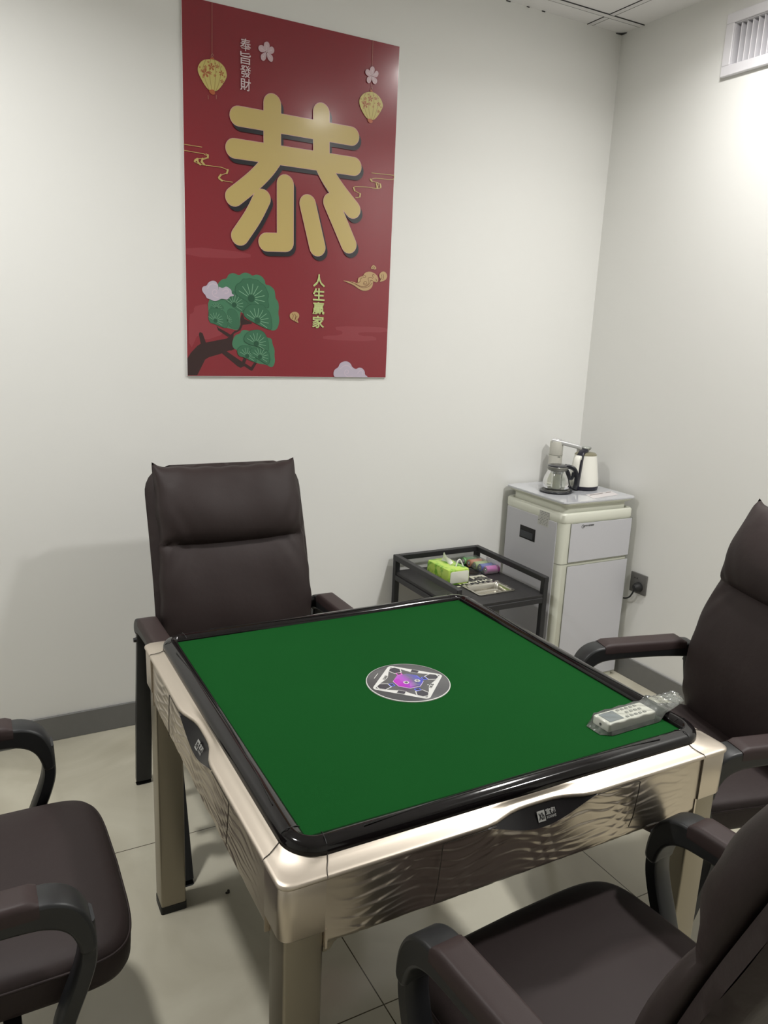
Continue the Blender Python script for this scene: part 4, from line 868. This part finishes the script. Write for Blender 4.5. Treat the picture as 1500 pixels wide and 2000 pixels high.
def faucet():
    M_F = mat('tap_grey', (.56, .55, .49), .32); M_F2 = mat('tap_silver', (.60, .60, .60), .25, metal=.3)
    t = thing('water_tap', 'pale grey swivel water tap standing at the back of the dispenser top', 'tap', (-.215, -.075, TOPZ), radians(0))
    b = MB(); b.lathe([(.040, 0), (.040, .004), (.0345, .010), (.033, .06), (.031, .140), (.031, .1415), (.0315, .143), (.031, .196), (.029, .203), (.010, .205)], n=36); b.build('column', M_F, t)
    g = MB(); g.lathe([(.0325, .139), (.0325, .1405)], n=36, cap0=False, cap1=False); g.build('column_seam', M_GAPL, t)
    d = MB()
    for a in (-1.9, -1.75, -1.6, -1.2): d.rbox((.0325*cos(a), .0325*sin(a), .133), (.004, .0012, .003), .0004, 1, rot=a+pi/2)
    d.build('indicator_marks', M_INK, t)
    ang = radians(-40)
    s = MB(); rows = []
    for i in range(11):
        u = i/10; x = -.022+.140*u; zt = .216-.026*u-.006*max(0, u-.9)*10; w_ = .023-.003*u+(0 if u < .92 else -.006*(u-.92)/.08); th = .022 if u < .3 else .019
        rows.append([(x*cos(ang)-y*sin(ang), x*sin(ang)+y*cos(ang), zt-th/2+z) for y, z, _ in [(p[0], p[1], 0) for p in rsq(w_, .006, 4, 0, th/2)]])
    s.loft(rows, True, True, True); so = s.build('spout', M_F2, t)
    n = MB(); n.lathe([(.010, .162), (.0105, .172), (.012, .185)], (.104*cos(ang), .104*sin(ang), 0), 20); n.build('nozzle', M_F2, so)
    k = MB(); k.lathe([(.020, .200), (.021, .208), (.018, .214), (.004, .215)], n=28); k.build('swivel_cap', M_F2, t)
faucet()
def kettle():
    M_KW = mat('kettle_white', (.82, .81, .74), .25, coat=.3); M_KB = mat('kettle_black', (.012, .011, .022), .3); M_KL = mat('kettle_lid', (.27, .25, .17), .3, metal=.3)
    M_KN = clear_mat('knob_clear', (.9, .9, .86), .35, .35); M_RED = mat('red_sticker', (.62, .20, .17), .5)
    t = thing('electric_kettle', 'white electric kettle with black handle strip and clear lid knob on the dispenser', 'kettle', (-.150, -.206, TOPZ), radians(202))
    b = MB(); b.lathe([(.069, .018), (.0695, .024), (.067, .05), (.058, .11), (.0515, .150), (.0500, .158)], n=56); bo = b.build('body', M_KW, t)
    s = MB(); s.lathe([(.064, 0), (.068, .003), (.0695, .012), (.069, .018)], n=56); s.build('base', M_KB, t)
    l = MB(); l.lathe([(.0505, .158), (.050, .161), (.042, .168), (.024, .171), (.012, .172)], n=48); lo = l.build('lid', M_KL, t)
    k = MB(); k.lathe([(.013, .171), (.012, .176), (.020, .184), (.0225, .190), (.021, .194), (.012, .196)], n=32); k.build('knob', M_KN, lo)
    # spine runs down the handle side (local +X)
    sp = MB(); prof = [(.010, .176), (.040, .170), (.054, .156), (.0600, .12), (.067, .07), (.072, .03), (.074, .004)]
    strap(sp, smooth(prof, 2), 0, .030, .022, 1); sp.build('handle_strip', M_KB, t, sharp=50)
    sl = MB(); sl.tube([(.0, -.0645, .006), (.0, -.068, .004)], .004, 8); sl.build('foot', M_KB, t)
    h = MB(); q = smooth([(.066, .150), (.078, .150), (.086, .135), (.091, .10), (.096, .06), (.099, .035), (.092, .024), (.078, .030)], 2); strap(h, q, 0, .026, .020, 1); h.build('handle', M_KW, t, sharp=60)
    r = MB(); N = 10
    a0 = radians(62)
    def onb(a, z): rr = .0712-(z-.0)*.118; return (rr*cos(a), rr*sin(a), z)
    rows = [[onb(a0+i*.055, z) for i in range(N)] for z in (.026, .034, .042)]; r.loft(rows, close=False)
    r.build('red_sticker', M_RED, bo)
    r2 = MB()
    for i in range(3): r2.loft([[tuple(c*1.012 if j < 2 else c for j, c in enumerate(onb(a0+.28+i*.075+q, z))) for q in (0, .02)] for z in (.028, .041)], close=False)
    r2.build('sticker_letters', M_KW, bo)
kettle()
def teapot():
    M_GL = clear_mat('pot_glass', (.93, .94, .90), .05, .30); M_SM = clear_mat('smoked_glass', (.50, .47, .38), .30, .3); M_PB = mat('pot_black', (.014, .015, .020), .22, coat=.3)
    M_PD = mat('pot_base', (.085, .085, .08), .25)
    t = thing('glass_teapot', 'glass teapot with black handle and smoky inner tube, front left of the kettle', 'teapot', (-.330, -.228, TOPZ), radians(-38)); t.scale = (1.1, 1.1, 1.04)
    b = MB(); b.lathe([(.062, 0), (.0665, .002), (.066, .006), (.060, .009), (.02, .010)], n=48); b.build('base', M_PB, t)
    b = MB(); b.lathe([(.058, .0095), (.056, .0115), (.03, .0125)], n=48, cap0=False); b.build('base_plate', M_PD, t)
    g = MB(); g.lathe([(.044, .012), (.053, .020), (.056, .040), (.052, .062), (.042, .085), (.036, .098), (.0385, .108), (.041, .112)], n=48, cap0=False, cap1=False); g.build('glass_body', M_GL, t)
    f = MB(); f.lathe([(.0, .014), (.022, .015), (.0225, .07), (.0225, .080), (.030, .090), (.034, .098)], n=40, cap0=False, cap1=False); f.build('infuser', M_SM, t)
    r = MB(); r.lathe([(.036, .092), (.0405, .098), (.0425, .104), (.0425, .110), (.040, .113), (.033, .112)], n=44, cap0=False, cap1=False); r.build('collar', mat('collar_grey', (.20, .20, .18), .25, metal=.3), t)
    l = MB(); l.lathe([(.041, .112), (.040, .116), (.034, .1185), (.015, .119)], n=44); l.build('lid', M_PB, t)
    h = MB(); strap(h, smooth([(.028, .114), (.052, .112), (.068, .104), (.076, .086), (.079, .06), (.078, .035), (.072, .018)], 2), 0, .020, .017, 1)
    strap(h, smooth([(.036, .100), (.046, .085), (.050, .068), (.056, .060), (.062, .064), (.064, .09)], 2), 0, .016, .012, 1)
    h.build('handle', M_PB, t, sharp=60)
teapot()

# ------------------------------------------------------------------ wall socket and plug
def socket():
    M_SO = mat('socket_grey', (.115, .112, .105), .4); M_SH = mat('socket_hole', (.01, .01, .01), .6)
    t = thing('wall_socket', 'square grey power socket on the right wall beside the dispenser', 'socket', (0, -.4775, .4655))
    p = MB(); p.rbox((-.005, 0, 0), (.010, .094, .094), .0025, 2); p.build('face_plate', M_SO, t)
    h = MB(); h.rbox((-.0102, .021, .023), (.001, .008, .003), .0004, 1); h.rbox((-.0102, .006, .023), (.001, .004, .007), .0004, 1); h.build('slots', M_SH, t)
    k = thing('plug_and_cord', 'black round plug with a curved cord running behind the white dispenser', 'plug', (-.010, -.488, .452))
    b = MB(); b.tube([(-.0004, 0, 0), (-.004, 0, 0), (-.022, 0, 0), (-.030, .002, -.002)], [.022, .023, .020, .015], 24); b.build('plug', M_RUB, k)
    c = MB(); c.tube(smooth([(-.022, .004, -.006), (-.027, .010, -.028), (-.026, .022, -.050), (-.022, .045, -.066), (-.014, .075, -.076), (-.011, .11, -.080), (-.011, .15, -.084)], 3), .0036, 10); c.build('cord', M_RUB, k)
socket()
cr = MB(); cr.rbox((0, 0, .003), (.012, .006, .006), .002, 1); cr.rbox((.004, .004, .005), (.006, .008, .006), .002, 1)
o = cr.build('crumb', mat('crumb', (.03, .025, .02), .8)); o.location = (-2.12, -1.06, 0); tag(o, 'tiny dark crumb of dirt on the floor tiles under the table', 'debris')
